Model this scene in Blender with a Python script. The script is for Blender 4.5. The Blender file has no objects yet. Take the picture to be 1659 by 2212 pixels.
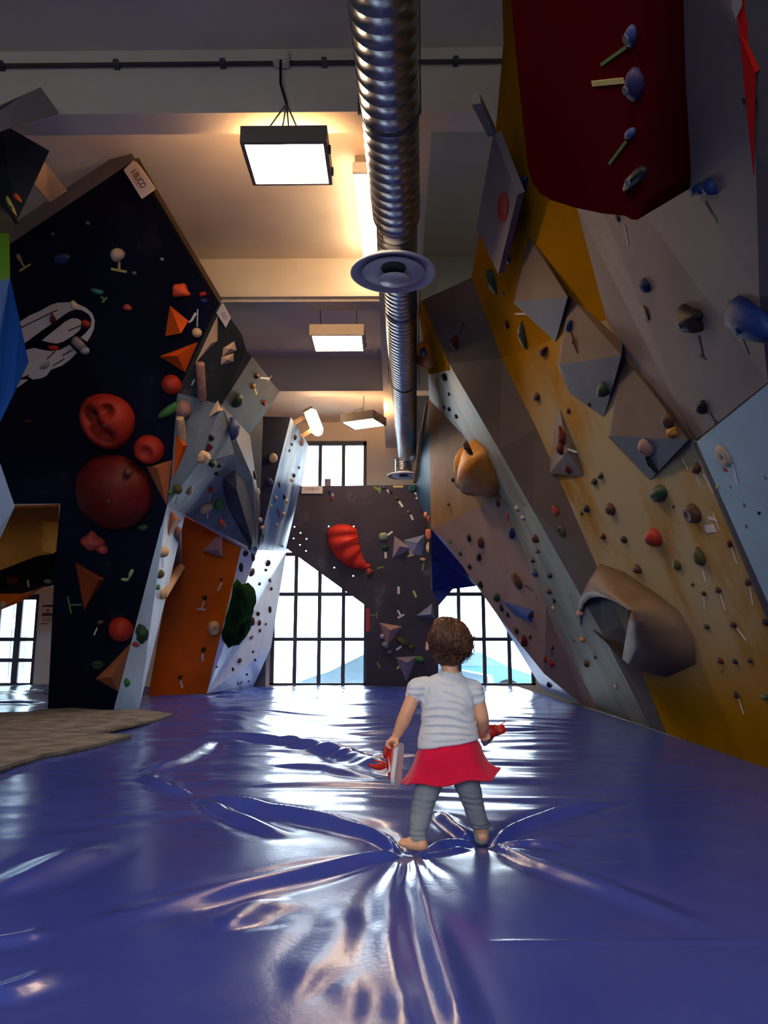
import bpy, bmesh, math, random
import numpy as np
from mathutils import Vector, Matrix, Euler
from mathutils.bvhtree import BVHTree

# ------------------------------------------------------------------ camera
scene = bpy.context.scene
COL = scene.collection
FPX, CU, CV = 1661.0, 829.5, 1106.0
PITCH, YAW, CAMZ = math.radians(10.04), math.radians(0.73), 0.70
cam_data = bpy.data.cameras.new('camera')
cam = bpy.data.objects.new('camera', cam_data)
COL.objects.link(cam)
cam.location = (0, 0, CAMZ)
cam.rotation_euler = (math.pi / 2 + PITCH, 0, YAW)
cam_data.sensor_width = 36.0
cam_data.sensor_fit = 'AUTO'
cam_data.lens = 36.0 * FPX / 2212.0
cam_data.clip_start = 0.05
cam_data.clip_end = 200
scene.camera = cam
CAMR = Euler(cam.rotation_euler).to_matrix()
CAMP = Vector(cam.location)

# ------------------------------------------------------------------ light and exposure
scene.view_settings.view_transform = 'Standard'
scene.view_settings.look = 'None'
scene.view_settings.gamma = 1.0
scene.view_settings.use_curve_mapping = False
scene.view_settings.exposure = 0.22
SKY, LAMP = 13.0, 50.0
world = bpy.data.worlds.new('overcast_sky')
scene.world = world
world.use_nodes = True
bg = world.node_tree.nodes['Background']
bg.inputs[0].default_value = (0.80, 0.92, 1.0, 1)
bg.inputs[1].default_value = SKY
cy = scene.cycles
cy.use_denoising = True
cy.max_bounces = 7
cy.diffuse_bounces = 4
cy.glossy_bounces = 4
cy.transparent_max_bounces = 12
cy.sample_clamp_indirect = 6.0
cy.caustics_reflective = False
cy.caustics_refractive = False

# ------------------------------------------------------------------ geometry helpers
def ray(u, v):
    d = CAMR @ Vector(((u - CU) / FPX, -(v - CV) / FPX, -1.0))
    return d
def W(u, v, Y):
    d = ray(u, v)
    return CAMP + d * (Y / d.y)
def F(u, v, z=0.0):
    d = ray(u, v)
    return CAMP + d * ((z - CAMZ) / d.z)
def RP(u, v, p, n):
    d = ray(u, v)
    return CAMP + d * ((Vector(p) - CAMP).dot(n) / d.dot(n))
def depth(p):
    return -(CAMR.transposed() @ (Vector(p) - CAMP)).z
def pxm(p):
    return depth(p) / FPX
# the long right-hand wall leans over a foot line; each facet lies in a plane turned about that line
FA, FB = Vector((2.18, 4.5, 0)), Vector((2.32, 13.0, 0))
FD = (FB - FA).normalized()
def RW(u, v, a):
    a = math.radians(a)
    side = Vector((-FD.y, FD.x, 0))            # towards the room
    up = Vector((0, 0, 1)) * math.cos(a) + side * math.sin(a)
    n = FD.cross(up)
    return RP(u, v, FA, n)

def newell(pts):
    n = Vector((0, 0, 0))
    for i in range(len(pts)):
        a, b = pts[i], pts[(i + 1) % len(pts)]
        n += Vector(((a.y - b.y) * (a.z + b.z), (a.z - b.z) * (a.x + b.x), (a.x - b.x) * (a.y + b.y)))
    return n.normalized()

def mesh_obj(name, verts, faces, mat, parent=None, smooth=False, loc=None):
    me = bpy.data.meshes.new(name)
    if loc is not None:
        loc = Vector(loc)
        verts = [Vector(v) - loc for v in verts]
    me.from_pydata([tuple(v) for v in verts], [], faces)
    me.update()
    if smooth:
        me.polygons.foreach_set('use_smooth', [True] * len(me.polygons))
    o = bpy.data.objects.new(name, me)
    COL.objects.link(o)
    if loc is not None:
        o.location = loc
    if mat:
        me.materials.append(mat)
    if parent:
        setpar(o, parent)
    return o
def bm_obj(name, bm, mat, parent=None, smooth=False, loc=None):
    me = bpy.data.meshes.new(name)
    if loc is not None:
        bmesh.ops.translate(bm, verts=bm.verts, vec=-Vector(loc))
    bmesh.ops.recalc_face_normals(bm, faces=bm.faces)
    bm.to_mesh(me); bm.free()
    if smooth:
        me.polygons.foreach_set('use_smooth', [True] * len(me.polygons))
    o = bpy.data.objects.new(name, me)
    COL.objects.link(o)
    if loc is not None:
        o.location = loc
    if mat:
        me.materials.append(mat)
    if parent:
        setpar(o, parent)
    return o
def setpar(o, parent):
    o.parent = parent
    o.matrix_parent_inverse = Matrix.Translation(-Vector(parent.location)) if parent.rotation_euler == Euler((0, 0, 0)) else parent.matrix_basis.inverted()
def thing(name, label, cat, loc=(0, 0, 0), group=None, kind=None):
    o = bpy.data.objects.new(name, None)
    COL.objects.link(o)
    o.location = loc
    o.empty_display_size = 0.1
    return tag(o, label, cat, group, kind)
def tag(o, label=None, cat=None, group=None, kind=None):
    if label: o['label'] = label
    if cat: o['category'] = cat
    if group: o['group'] = group
    if kind: o['kind'] = kind
    return o
def box(bm, lo, hi):
    lo, hi = Vector(lo), Vector(hi)
    vs = [bm.verts.new((x, y, z)) for x in (lo.x, hi.x) for y in (lo.y, hi.y) for z in (lo.z, hi.z)]
    for f in ((0, 1, 3, 2), (4, 6, 7, 5), (0, 4, 5, 1), (2, 3, 7, 6), (0, 2, 6, 4), (1, 5, 7, 3)):
        bm.faces.new([vs[i] for i in f])
    return vs
def bar(bm, a, b, w, h, up=(0, 0, 1)):
    a, b = Vector(a), Vector(b)
    d = (b - a).normalized(); u = Vector(up)
    if abs(d.dot(u)) > 0.98: u = Vector((0, 1, 0))
    s = d.cross(u).normalized(); t = s.cross(d).normalized()
    r = [[bm.verts.new(p + s * (w / 2 * i) + t * (h / 2 * j)) for i, j in ((-1, -1), (1, -1), (1, 1), (-1, 1))] for p in (a, b)]
    for k in range(4):
        bm.faces.new((r[0][k], r[0][(k + 1) % 4], r[1][(k + 1) % 4], r[1][k]))
    bm.faces.new(r[0][::-1]); bm.faces.new(r[1])
def tube(bm, pts, rad, n=10, cap=True):
    pts = [Vector(p) for p in pts]
    rad = rad if isinstance(rad, (list, tuple)) else [rad] * len(pts)
    rings = []; s = None
    for i, p in enumerate(pts):
        d = (pts[min(i + 1, len(pts) - 1)] - pts[max(i - 1, 0)]).normalized()
        if s is None:
            s = d.cross(Vector((0, 0, 1)))
            if s.length < 1e-3: s = d.cross(Vector((1, 0, 0)))
        s = (s - d * s.dot(d)).normalized()
        t = d.cross(s)
        rings.append([bm.verts.new(p + (s * math.cos(2 * math.pi * k / n) + t * math.sin(2 * math.pi * k / n)) * rad[i]) for k in range(n)])
    for a, b in zip(rings, rings[1:]):
        for k in range(n):
            bm.faces.new((a[k], a[(k + 1) % n], b[(k + 1) % n], b[k]))
    if cap:
        bm.faces.new(rings[0][::-1]); bm.faces.new(rings[-1])
    return rings
def lathe(bm, prof, M, n=32):
    rings = [[bm.verts.new(M @ Vector((r * math.cos(2 * math.pi * k / n), r * math.sin(2 * math.pi * k / n), z))) for k in range(n)] for r, z in prof]
    for a, b in zip(rings, rings[1:]):
        for k in range(n):
            bm.faces.new((a[k], a[(k + 1) % n], b[(k + 1) % n], b[k]))
    bm.faces.new(rings[0][::-1]); bm.faces.new(rings[-1])

# ------------------------------------------------------------------ materials
MATS = {}
def mat(name, col, rough=0.6, var=0.12, scale=3.0, col2=None, lo=0.35, hi=0.65, stretch=(1, 1, 1), chalk=0.0, holes=0.0,
        bump=0.0, bscale=30.0, metal=0.0, spec=0.08, coat=0.0, hole_scale=4.0, detail=4.0, sss=0.0, fuzz=0.0):
    if name in MATS: return MATS[name]
    m = bpy.data.materials.new(name); m.use_nodes = True
    nt = m.node_tree; N = nt.nodes; L = nt.links
    b = N['Principled BSDF']
    tc = N.new('ShaderNodeTexCoord'); mp = N.new('ShaderNodeMapping')
    mp.inputs['Scale'].default_value = stretch
    L.new(tc.outputs['Object'], mp.inputs[0])
    no = N.new('ShaderNodeTexNoise'); no.inputs['Scale'].default_value = scale; no.inputs['Detail'].default_value = detail
    L.new(mp.outputs[0], no.inputs['Vector'])
    cr = N.new('ShaderNodeValToRGB')
    c = np.array(col)
    a = c * (1 - var) if col2 is None else c
    z = np.minimum(c * (1 + var), 1) if col2 is None else np.array(col2)
    cr.color_ramp.elements[0].position = lo; cr.color_ramp.elements[1].position = hi
    cr.color_ramp.elements[0].color = (*a, 1); cr.color_ramp.elements[1].color = (*z, 1)
    L.new(no.outputs['Fac'], cr.inputs[0])
    out = cr.outputs[0]
    def over(fac, colr):
        nonlocal out
        mx = N.new('ShaderNodeMix'); mx.data_type = 'RGBA'
        L.new(fac, mx.inputs[0]); L.new(out, mx.inputs[6]); mx.inputs[7].default_value = (*colr, 1)
        out = mx.outputs[2]
    if chalk > 0:
        n2 = N.new('ShaderNodeTexNoise'); n2.inputs['Scale'].default_value = 2.3; n2.inputs['Detail'].default_value = 8; n2.inputs['Roughness'].default_value = 0.65
        L.new(tc.outputs['Object'], n2.inputs['Vector'])
        mr = N.new('ShaderNodeMapRange'); mr.inputs[1].default_value = 0.60; mr.inputs[2].default_value = 0.85; mr.inputs[4].default_value = chalk
        L.new(n2.outputs['Fac'], mr.inputs[0]); over(mr.outputs[0], (0.55, 0.56, 0.58))
    if holes > 0:
        vo = N.new('ShaderNodeTexVoronoi'); vo.inputs['Scale'].default_value = hole_scale
        L.new(tc.outputs['Object'], vo.inputs['Vector'])
        mr = N.new('ShaderNodeMapRange'); mr.inputs[1].default_value = 0.09; mr.inputs[2].default_value = 0.07; mr.inputs[4].default_value = holes
        L.new(vo.outputs['Distance'], mr.inputs[0]); over(mr.outputs[0], (0.01, 0.01, 0.012))
    L.new(out, b.inputs['Base Color'])
    b.inputs['Roughness'].default_value = rough
    b.inputs['Metallic'].default_value = metal
    b.inputs['Specular IOR Level'].default_value = spec
    b.inputs['Coat Weight'].default_value = coat
    if sss: b.inputs['Subsurface Weight'].default_value = sss; b.inputs['Subsurface Radius'].default_value = (0.01, 0.004, 0.002)
    if fuzz: b.inputs['Sheen Weight'].default_value = fuzz
    if bump:
        n3 = N.new('ShaderNodeTexNoise'); n3.inputs['Scale'].default_value = bscale; n3.inputs['Detail'].default_value = 4
        L.new(mp.outputs[0], n3.inputs['Vector'])
        bp = N.new('ShaderNodeBump'); bp.inputs['Strength'].default_value = bump; bp.inputs['Distance'].default_value = 0.02
        L.new(n3.outputs['Fac'], bp.inputs['Height']); L.new(bp.outputs[0], b.inputs['Normal'])
    MATS[name] = m
    return m
def emit(name, col, s):
    m = bpy.data.materials.new(name); m.use_nodes = True
    nt = m.node_tree; nt.nodes.clear()
    e = nt.nodes.new('ShaderNodeEmission'); e.inputs[0].default_value = (*col, 1); e.inputs[1].default_value = s
    o = nt.nodes.new('ShaderNodeOutputMaterial'); nt.links.new(e.outputs[0], o.inputs[0])
    return m
def glass_mat():
    m = bpy.data.materials.new('window_glass'); m.use_nodes = True
    nt = m.node_tree; nt.nodes.clear(); N = nt.nodes; L = nt.links
    t = N.new('ShaderNodeBsdfTransparent'); t.inputs[0].default_value = (0.95, 0.98, 1.0, 1)
    g = N.new('ShaderNodeBsdfGlossy'); g.inputs['Roughness'].default_value = 0.05
    fr = N.new('ShaderNodeFresnel'); fr.inputs[0].default_value = 1.45
    mx = N.new('ShaderNodeMixShader'); o = N.new('ShaderNodeOutputMaterial')
    L.new(fr.outputs[0], mx.inputs[0]); L.new(t.outputs[0], mx.inputs[1]); L.new(g.outputs[0], mx.inputs[2]); L.new(mx.outputs[0], o.inputs[0])
    return m
GLASS = glass_mat()
PLASTER = mat('painted_plaster', (0.76, 0.68, 0.56), 0.85, 0.06, 1.5, bump=0.05)
PLASTER_W = mat('warm_plaster', (0.76, 0.68, 0.58), 0.85, 0.06, 1.5, bump=0.05)
CONC = mat('grey_concrete', (0.30, 0.28, 0.26), 0.9, 0.15, 4, bump=0.1)
STEEL = mat('dark_steel_frame', (0.09, 0.10, 0.12), 0.5, 0.1)
GALV = mat('galvanised_duct', (0.36, 0.38, 0.42), 0.32, 0.12, 6, metal=1.0)
WHITE_MET = mat('white_enamel', (0.62, 0.64, 0.70), 0.4, 0.05)
LAMP_BODY = mat('lamp_housing', (0.22, 0.19, 0.16), 0.5, 0.06)
LAMP_BODY_LIT = mat('lamplit_housing', (0.62, 0.50, 0.36), 0.5, 0.06)  # lamplight on this housing is put into its pale warm colour
BLACKM = mat('black_plastic', (0.012, 0.012, 0.014), 0.45)
EMIT = emit('lamp_diffuser', (1.0, 0.70, 0.44), LAMP)
EMIT_T = emit('tube_diffuser', (1.0, 0.66, 0.38), LAMP * 0.32)
PAPER = mat('white_sign_board', (0.66, 0.58, 0.56), 0.6, 0.03)
INK = mat('dark_ink', (0.05, 0.02, 0.02), 0.7, 0.02)
# ------------------------------------------------------------------ room shell
BY, CZ, BZ = 15.0, 5.2, 4.66          # back wall, ceiling, underside of the beams
XL, XR, YN = -9.2, 4.2, -4.5
def slab(name, lo, hi, m, kind='structure', parent=None):
    bm = bmesh.new(); box(bm, lo, hi)
    o = bm_obj(name, bm, m, parent)
    if kind: o['kind'] = kind
    return o
slab('floor', (XL, YN, -0.50), (XR, BY + 0.3, -0.32), CONC)
slab('ceiling', (XL - 0.2, YN - 0.2, CZ), (XR + 0.2, BY + 0.3, CZ + 0.2), PLASTER)
slab('wall_left', (XL - 0.2, YN, -0.5), (XL, BY + 0.3, CZ), PLASTER)
slab('wall_right', (XR, YN, -0.5), (XR + 0.2, BY + 0.3, CZ), PLASTER)
for i, y in enumerate((-1.25, 1.95, 5.15, 8.35, 11.50)):
    slab('trim_%d' % (i + 1), (XL, y, BZ), (XR, y + 0.24, CZ), PLASTER)
for i, (ya, yb) in enumerate(((5.39, 8.35), (8.59, 11.50), (11.74, BY))):
    slab('trim_%d' % (i + 6), (-0.16, ya, BZ), (0.30, yb, CZ), PLASTER)
# small ledge along the second beam
slab('trim_9', (XL, 8.30, 4.70), (-0.16, 8.35, 4.76), PLASTER_W)

# windows: (n, x0, x1, z0, z1, columns, rows)
def wx(u, v=1400): return W(u, v, BY).x
def wz(v, u=850): return W(u, v, BY).z
WINS = [(1, wx(640, 1000), wx(792, 1000), 3.55, wz(952), 3, [0, 1]),
        (2, wx(583), wx(793), 0.0, 3.2, 4, [0, 0.87 / 3.2, 1.74 / 3.2, 2.53 / 3.2, 1]),
        (3, wx(939), wx(1156), 0.0, 3.2, 4, [0, 0.87 / 3.2, 1.74 / 3.2, 2.53 / 3.2, 1]),
        (4, wx(-110), wx(77), 0.0, wz(1283), 4, [0, 0.27, 0.5, 1])]
# back wall as blocks around the openings
xs = sorted([XL, XR] + [w[1] for w in WINS if w[0] != 1] + [w[2] for w in WINS if w[0] != 1])
backwall = bpy.data.objects.new('wall_back', None); COL.objects.link(backwall); backwall.location = (0, BY, 0); backwall['kind'] = 'structure'
lows = sorted([w for w in WINS if w[0] != 1], key=lambda w: w[1])
x = XL
for w in lows:
    slab('masonry', (x, BY, -0.5), (w[1], BY + 0.3, 3.35), PLASTER_W, None, backwall)
    slab('masonry', (w[1], BY, -0.5), (w[2], BY + 0.3, 0.0), PLASTER_W, None, backwall)
    slab('masonry', (w[1], BY, w[4]), (w[2], BY + 0.3, 3.35), PLASTER_W, None, backwall)
    x = w[2]
slab('masonry', (x, BY, -0.5), (XR, BY + 0.3, 3.35), PLASTER_W, None, backwall)
w1 = WINS[0]
slab('masonry', (XL, BY, 3.35), (w1[1], BY + 0.3, CZ), PLASTER_W, None, backwall)
slab('masonry', (w1[2], BY, 3.35), (XR, BY + 0.3, CZ), PLASTER_W, None, backwall)
slab('masonry', (w1[1], BY, w1[4]), (w1[2], BY + 0.3, CZ), PLASTER_W, None, backwall)
slab('masonry', (w1[1], BY, 3.35), (w1[2], BY + 0.3, w1[3]), PLASTER_W, None, backwall)
# unseen rear wall; its two windows are added to let in fill daylight
RWX = ((-3.8, -1.4), (-0.6, 1.8)); RZ0, RZ1 = 1.4, 3.6
rearwall = bpy.data.objects.new('wall_rear', None); COL.objects.link(rearwall); rearwall.location = (0, YN, 0); rearwall['kind'] = 'structure'
for lo, hi in (((XL, -0.5), (XR, RZ0)), ((XL, RZ1), (XR, CZ)), ((XL, RZ0), (RWX[0][0], RZ1)), ((RWX[0][1], RZ0), (RWX[1][0], RZ1)), ((RWX[1][1], RZ0), (XR, RZ1))):
    slab('masonry', (lo[0], YN - 0.2, lo[1]), (hi[0], YN, hi[1]), PLASTER, None, rearwall)
for k, (xa_, xb_) in enumerate(RWX): WINS.append((5 + k, xa_, xb_, RZ0, RZ1, 3, [0, 0.5, 1]))
for n, x0, x1, z0, z1, nc, rows in WINS:
    BYS = BY; BY = BY if n < 5 else YN - 0.2
    wn = bpy.data.objects.new('window_%d' % n, None); COL.objects.link(wn); wn.location = ((x0 + x1) / 2, BY + 0.12, z0); wn['kind'] = 'structure'
    y0, y1 = BY + 0.08, BY + 0.14
    t = 0.07 if n != 4 else 0.10
    bm = bmesh.new()
    box(bm, (x0, y0, z0), (x0 + t, y1, z1)); box(bm, (x1 - t, y0, z0), (x1, y1, z1))
    box(bm, (x0, y0, z1 - t), (x1, y1, z1)); box(bm, (x0, y0, z0), (x1, y1, z0 + 0.04))
    bm_obj('window_frame', bm, STEEL, wn)
    cs = [x0 + (x1 - x0) * i / nc for i in range(nc + 1)]; rs = [z0 + (z1 - z0) * r for r in rows]
    hw = 0.036 if n != 4 else 0.06
    for cx in cs[1:-1]:
        slab('mullion', (cx - hw, y0 + 0.005, z0 + 0.04), (cx + hw, y1 - 0.005, z1 - t), STEEL, None, wn)
    for rz in rs[1:-1]:
        for a, b in zip(cs, cs[1:]):
            slab('glazing_bar', (a + hw, y0 + 0.005, rz - 0.036), (b - hw, y1 - 0.005, rz + 0.036), STEEL, None, wn)
    for a, b in zip(cs, cs[1:]):
        for c, d in zip(rs, rs[1:]):
            slab('pane', (a + 0.02, BY + 0.105, c + 0.02), (b - 0.02, BY + 0.113, d - 0.02), GLASS, None, wn)
    # sky portal that fills the opening, guiding daylight sampling
    ld = bpy.data.lights.new('window_portal', 'AREA'); ld.shape = 'RECTANGLE'; ld.size = x1 - x0; ld.size_y = z1 - z0
    ld.cycles.is_portal = True
    lo = bpy.data.objects.new('window_portal', ld); COL.objects.link(lo)
    lo.location = ((x0 + x1) / 2, BY + 0.30 if n < 5 else BY - 0.02, (z0 + z1) / 2); lo.rotation_euler = (-math.pi / 2 if n < 5 else math.pi / 2, 0, 0)
    setpar(lo, wn)
    BY = BYS
# paper note stuck at the upper window's foot
o = slab('paper_note', tuple(W(701, 1056, 15.05)), tuple(W(715, 1034, 15.056)), mat('grey_paper', (0.45, 0.43, 0.5), 0.8), None)
tag(o, 'small grey square of paper stuck low on the upper window pane', 'paper')
# dark pier by the left edge of the big window
slab('trim_10', (wx(552), BY - 0.12, -0.32), (wx(575), BY, 3.3), mat('slate_pier', (0.10, 0.11, 0.16), 0.7))

# ------------------------------------------------------------------ outside
slab('ground', (-40, BY + 0.3, -0.9), (30, 60, -0.75), mat('pale_paving', (0.55, 0.55, 0.55), 0.9), 'structure')
slab('ground_rear', (-40, -40, -0.9), (30, YN - 0.2, -0.75), mat('grey_paving', (0.22, 0.22, 0.22), 0.9), 'structure')  # unseen ground, added to cut the skylight rising to the ceiling
fac = thing('building', 'pale building with tall grey shuttered bays seen through the far left window', 'building', (-13, 24, -0.75))
slab('facade', (-20, 24.0, -0.75), (-8.6, 25.0, 7), mat('pale_facade', (0.62, 0.68, 0.70), 0.9), None, fac)
bm = bmesh.new(); box(bm, (-8.6, 24.0, -0.75), (-8.0, 24.8, 7)); bm_obj('corner_pier', bm, MATS['pale_facade'], fac)
for i in range(9):
    x0 = -19.4 + i * 1.2
    for z0, z1 in ((-0.2, 1.3), (1.6, 3.6)):
        slab('shutter', (x0, 23.93, z0), (x0 + 0.36, 24.05, z1), mat('grey_shutter', (0.14, 0.19, 0.22), 0.6), None, fac)
        slab('shutter', (x0 + 0.44, 23.93, z0), (x0 + 0.80, 24.05, z1), MATS['grey_shutter'], None, fac)
def car(name, label, loc, col, flip=1):
    t = thing(name, label, 'car', loc)
    paint = mat('car_paint_%s' % name, col, 0.3, 0.03, coat=0.5)
    prof = [(-2.1, 0.35), (-2.15, 0.75), (-1.5, 0.95), (-0.7, 1.38), (0.55, 1.42), (1.35, 0.98), (2.05, 0.85), (2.15, 0.4)]
    bm = bmesh.new()
    rings = []
    for y, k in ((-0.85, 0.94), (-0.7, 1.0), (0.7, 1.0), (0.85, 0.94)):
        rings.append([bm.verts.new((loc[0] + flip * x * k, loc[1] + y, loc[2] + 0.3 + (z - 0.3) * (k if z > 1 else 1))) for x, z in prof])
    for a, b in zip(rings, rings[1:]):
        for k in range(len(prof)):
            j = (k + 1) % len(prof); bm.faces.new((a[k], a[j], b[j], b[k]))
    bm.faces.new(rings[0]); bm.faces.new(rings[-1][::-1])
    bm_obj('body', bm, paint, t)
    gl = mat('car_window', (0.10, 0.16, 0.22), 0.15, 0.02)
    bm = bmesh.new()
    vs = [bm.verts.new((loc[0] + flip * x, loc[1] - 0.86, loc[2] + z)) for x, z in ((-1.2, 0.98), (-0.65, 1.30), (0.5, 1.34), (1.1, 1.0))]
    vb = [bm.verts.new(v.co + Vector((0, 0.03, 0))) for v in vs]
    bm.faces.new(vs); bm.faces.new(vb[::-1])
    for k in range(4): bm.faces.new((vs[k], vs[(k + 1) % 4], vb[(k + 1) % 4], vb[k]))
    bm_obj('side_window', bm, gl, t)
    for x in (-1.35, 1.35):
        bm = bmesh.new()
        lathe(bm, [(0.2, -0.1), (0.33, -0.09), (0.33, 0.09), (0.2, 0.1)], Matrix.Translation(Vector(loc) + Vector((flip * x, -0.80, 0.33))) @ Matrix.Rotation(math.pi / 2, 4, 'X'), 20)
        bm_obj('wheel', bm, BLACKM, t)
c1 = W(770, 1450, 17.6)
car('silver_car', 'pale silver car parked outside the left tall window', (c1.x + 0.9, 17.6, -0.75 + 0.02), (0.10, 0.16, 0.22))
c2 = W(975, 1450, 20.6)
car('blue_car', 'light blue car parked outside the right tall window', (c2.x, 20.6, -0.73), (0.06, 0.16, 0.30), -1)

# ------------------------------------------------------------------ duct, diffusers, lamps
DZ = 4.15
dk = thing('ventilation_duct', 'long ribbed galvanised air duct hung under the ceiling', 'duct', (0.02, 5, DZ))
def duct_run(xa, ya, xb, yb, r, pitch):
    bm = bmesh.new(); pts = []; rad = []
    L = yb - ya; n = int(L / pitch)
    for i in range(n + 1):
        for f, k in ((0.0, 0.0), (0.80, 0.0), (0.86, 0.005), (0.94, 0.005)):
            t = min((i + f) / (n + 1), 1); pts.append((xa + (xb - xa) * t, ya + L * t, DZ)); rad.append(r + k)
    tube(bm, pts, rad, 28)
    return bm_obj('duct_section', bm, GALV, dk, True)
xa = W(829, 5, 3.72).x; xb = W(856, 450, 5.7).x
s = (xb - xa) / (5.7 - 3.72)
duct_run(xb - s * 8.2, -2.5, xb, 5.7, 0.188, 0.115)
xc = W(866, 640, 8.0).x; xd = W(880, 985, 13.5).x
duct_run(xb, 5.7, xd, 13.6, 0.165, 0.09)
for y, xx in ((4.45, xb + s * (4.45 - 5.7)), (9.6, xb + (xd - xb) * 3.9 / 7.9), (7.4, xb + (xd - xb) * 1.7 / 7.9)):
    bm = bmesh.new(); tube(bm, [(xx, y, DZ), (xx, y + 0.03, DZ)], 0.197 if y < 5 else 0.174, 28); bm_obj('clamp_band', bm, STEEL, dk)
    for sx in (-1, 1):
        bm = bmesh.new(); tube(bm, [(xx + sx * 0.2, y, DZ - 0.05), (xx + sx * 0.2, y, CZ)], 0.006, 6); bm_obj('hanger_rod', bm, STEEL, dk)
def diffuser(label, x, y, z, R, top):
    t = thing('air_diffuser', label, 'vent', (x, y, z), 'round air diffusers on the duct')
    M = Matrix.Translation((x, y, z))
    bm = bmesh.new(); pr = []
    n = 6
    for i in range(n):
        for f, k in ((0, 0), (0.6, 0), (0.75, 0.008), (0.9, 0.008)): pr.append((R * 0.50 + k, 0.05 + (top - z - 0.05) * (i + f) / n))
    lathe(bm, pr, M, 32); bm_obj('collar', bm, GALV, t, True)
    bm = bmesh.new(); lathe(bm, [(R * 0.55, 0.05), (R * 0.97, 0.01), (R, 0.0), (R, -0.015), (R * 0.95, -0.02), (R * 0.82, 0.02), (R * 0.5, 0.03)], M, 48); bm_obj('rim', bm, WHITE_MET, t, True)
    bm = bmesh.new(); lathe(bm, [(R * 0.3, -0.005), (R * 0.70, -0.015), (R * 0.73, -0.005), (R * 0.68, 0.012), (R * 0.3, 0.018)], M, 48); bm_obj('inner_cone', bm, WHITE_MET, t, True)
    bm = bmesh.new(); lathe(bm, [(0.02, -0.045), (R * 0.36, -0.045), (R * 0.37, -0.035), (R * 0.30, -0.028), (0.02, -0.028)], M @ Matrix.Translation((R * 0.02, R * 0.18, 0)), 32); bm_obj('centre_plate', bm, WHITE_MET, t, True)
    bm = bmesh.new(); lathe(bm, [(0.02, -0.019), (R * 0.29, -0.019), (R * 0.29, -0.0165), (0.02, -0.0165)], M @ Matrix.Translation((0, -R * 0.28, 0)), 24); bm_obj('throat', bm, BLACKM, t)
p = W(850, 588, 6.22); diffuser('large round white air diffuser under the near duct end', p.x, 6.22, p.z, 0.375, DZ - 0.1)
p = W(872, 1027, 13.5); diffuser('small far round diffuser at the duct end by the back wall', p.x, 13.5, p.z, 0.30, DZ - 0.1)

def flood(label, u0, u1, v, Yn, dep, rot=0.0, body=None, hang=True, hz=None, added_uplight=0, hook=None):
    a, b = W(u0, v, Yn), W(u1, v, Yn)
    w = (b - a).length; z = a.z
    c = Vector(((a.x + b.x) / 2, Yn + dep / 2, z))
    t = thing('flood_lamp', label, 'lamp', c + Vector((0, 0, 0.07)), 'hanging panel lamps')
    R = Matrix.Translation(c) @ Matrix.Rotation(rot, 4, 'Z')
    def part(nm, lo, hi, m):
        bm = bmesh.new(); box(bm, lo, hi); bmesh.ops.transform(bm, matrix=R, verts=bm.verts)
        return bm_obj(nm, bm, m, t)
    h = 0.13
    part('housing', (-w / 2, -dep / 2, 0.012), (w / 2, dep / 2, h), body or LAMP_BODY)
    part('diffuser', (-w / 2 + 0.03, -dep / 2 + 0.03, 0.0), (w / 2 - 0.03, dep / 2 - 0.02, 0.0115), EMIT)
    if added_uplight: part('added_uplight', (-w / 2 + 0.06, 0.06, h), (w / 2 - 0.06 if rot == 0 else -0.02, dep / 2 - 0.02, h + 0.006), emit('added_uplight_glow', (1.0, 0.54, 0.24), added_uplight))  # hidden glowing strip added on top of the housing to brighten the ceiling
    for x0, x1, y0, y1 in ((-w / 2, -w / 2 + .03, -dep / 2, dep / 2), (w / 2 - .03, w / 2, -dep / 2, dep / 2), (-w / 2 + .03, w / 2 - .03, -dep / 2, -dep / 2 + .03), (-w / 2 + .03, w / 2 - .03, dep / 2 - .02, dep / 2)):
        part('bezel', (x0, y0, -0.006), (x1, y1, 0.0118), body or LAMP_BODY)
    for y in (-dep * 0.25, dep * 0.25):
        part('latch', (w / 2, y - 0.02, 0.0), (w / 2 + 0.018, y + 0.02, 0.05), STEEL)
    if hang:
        top = hook or R @ Vector((0, 0, hz - z))
        for dx, dy in ((-0.13, -0.22), (0.10, -0.22), (-0.05, -0.1), (0.03, -0.2)):
            bm = bmesh.new(); tube(bm, [R @ Vector((dx, dy, h)), top], 0.006, 6); bm_obj('chain', bm, STEEL, t)
        if not hook: bm = bmesh.new(); tube(bm, [top, top + Vector((0, 0, CZ - top.z - 0.004))], 0.008, 6); bm_obj('cable', bm, STEEL, t)
    else:
        [part('hanger_rod', (x_ - 0.005, -0.005, h), (x_ + 0.005, 0.005, CZ - z), STEEL) for x_ in (-0.22, 0.22)]
    return t
flood('nearest hanging panel lamp with dark housing, left of the duct', 518, 706, 306, 5.10, 0.54, 0, None, True, 4.6, 80, W(619, 224, 5.1))
flood('middle panel lamp with warm-lit housing below the second ceiling bay', 668, 786, 723, 8.55, 0.52, 0, LAMP_BODY_LIT, False)
flood('farthest panel lamp, turned at an angle, before the upper window', 744, 824, 906, 11.9, 0.50, math.radians(-24), LAMP_BODY, True, 4.6, 600)
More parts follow.
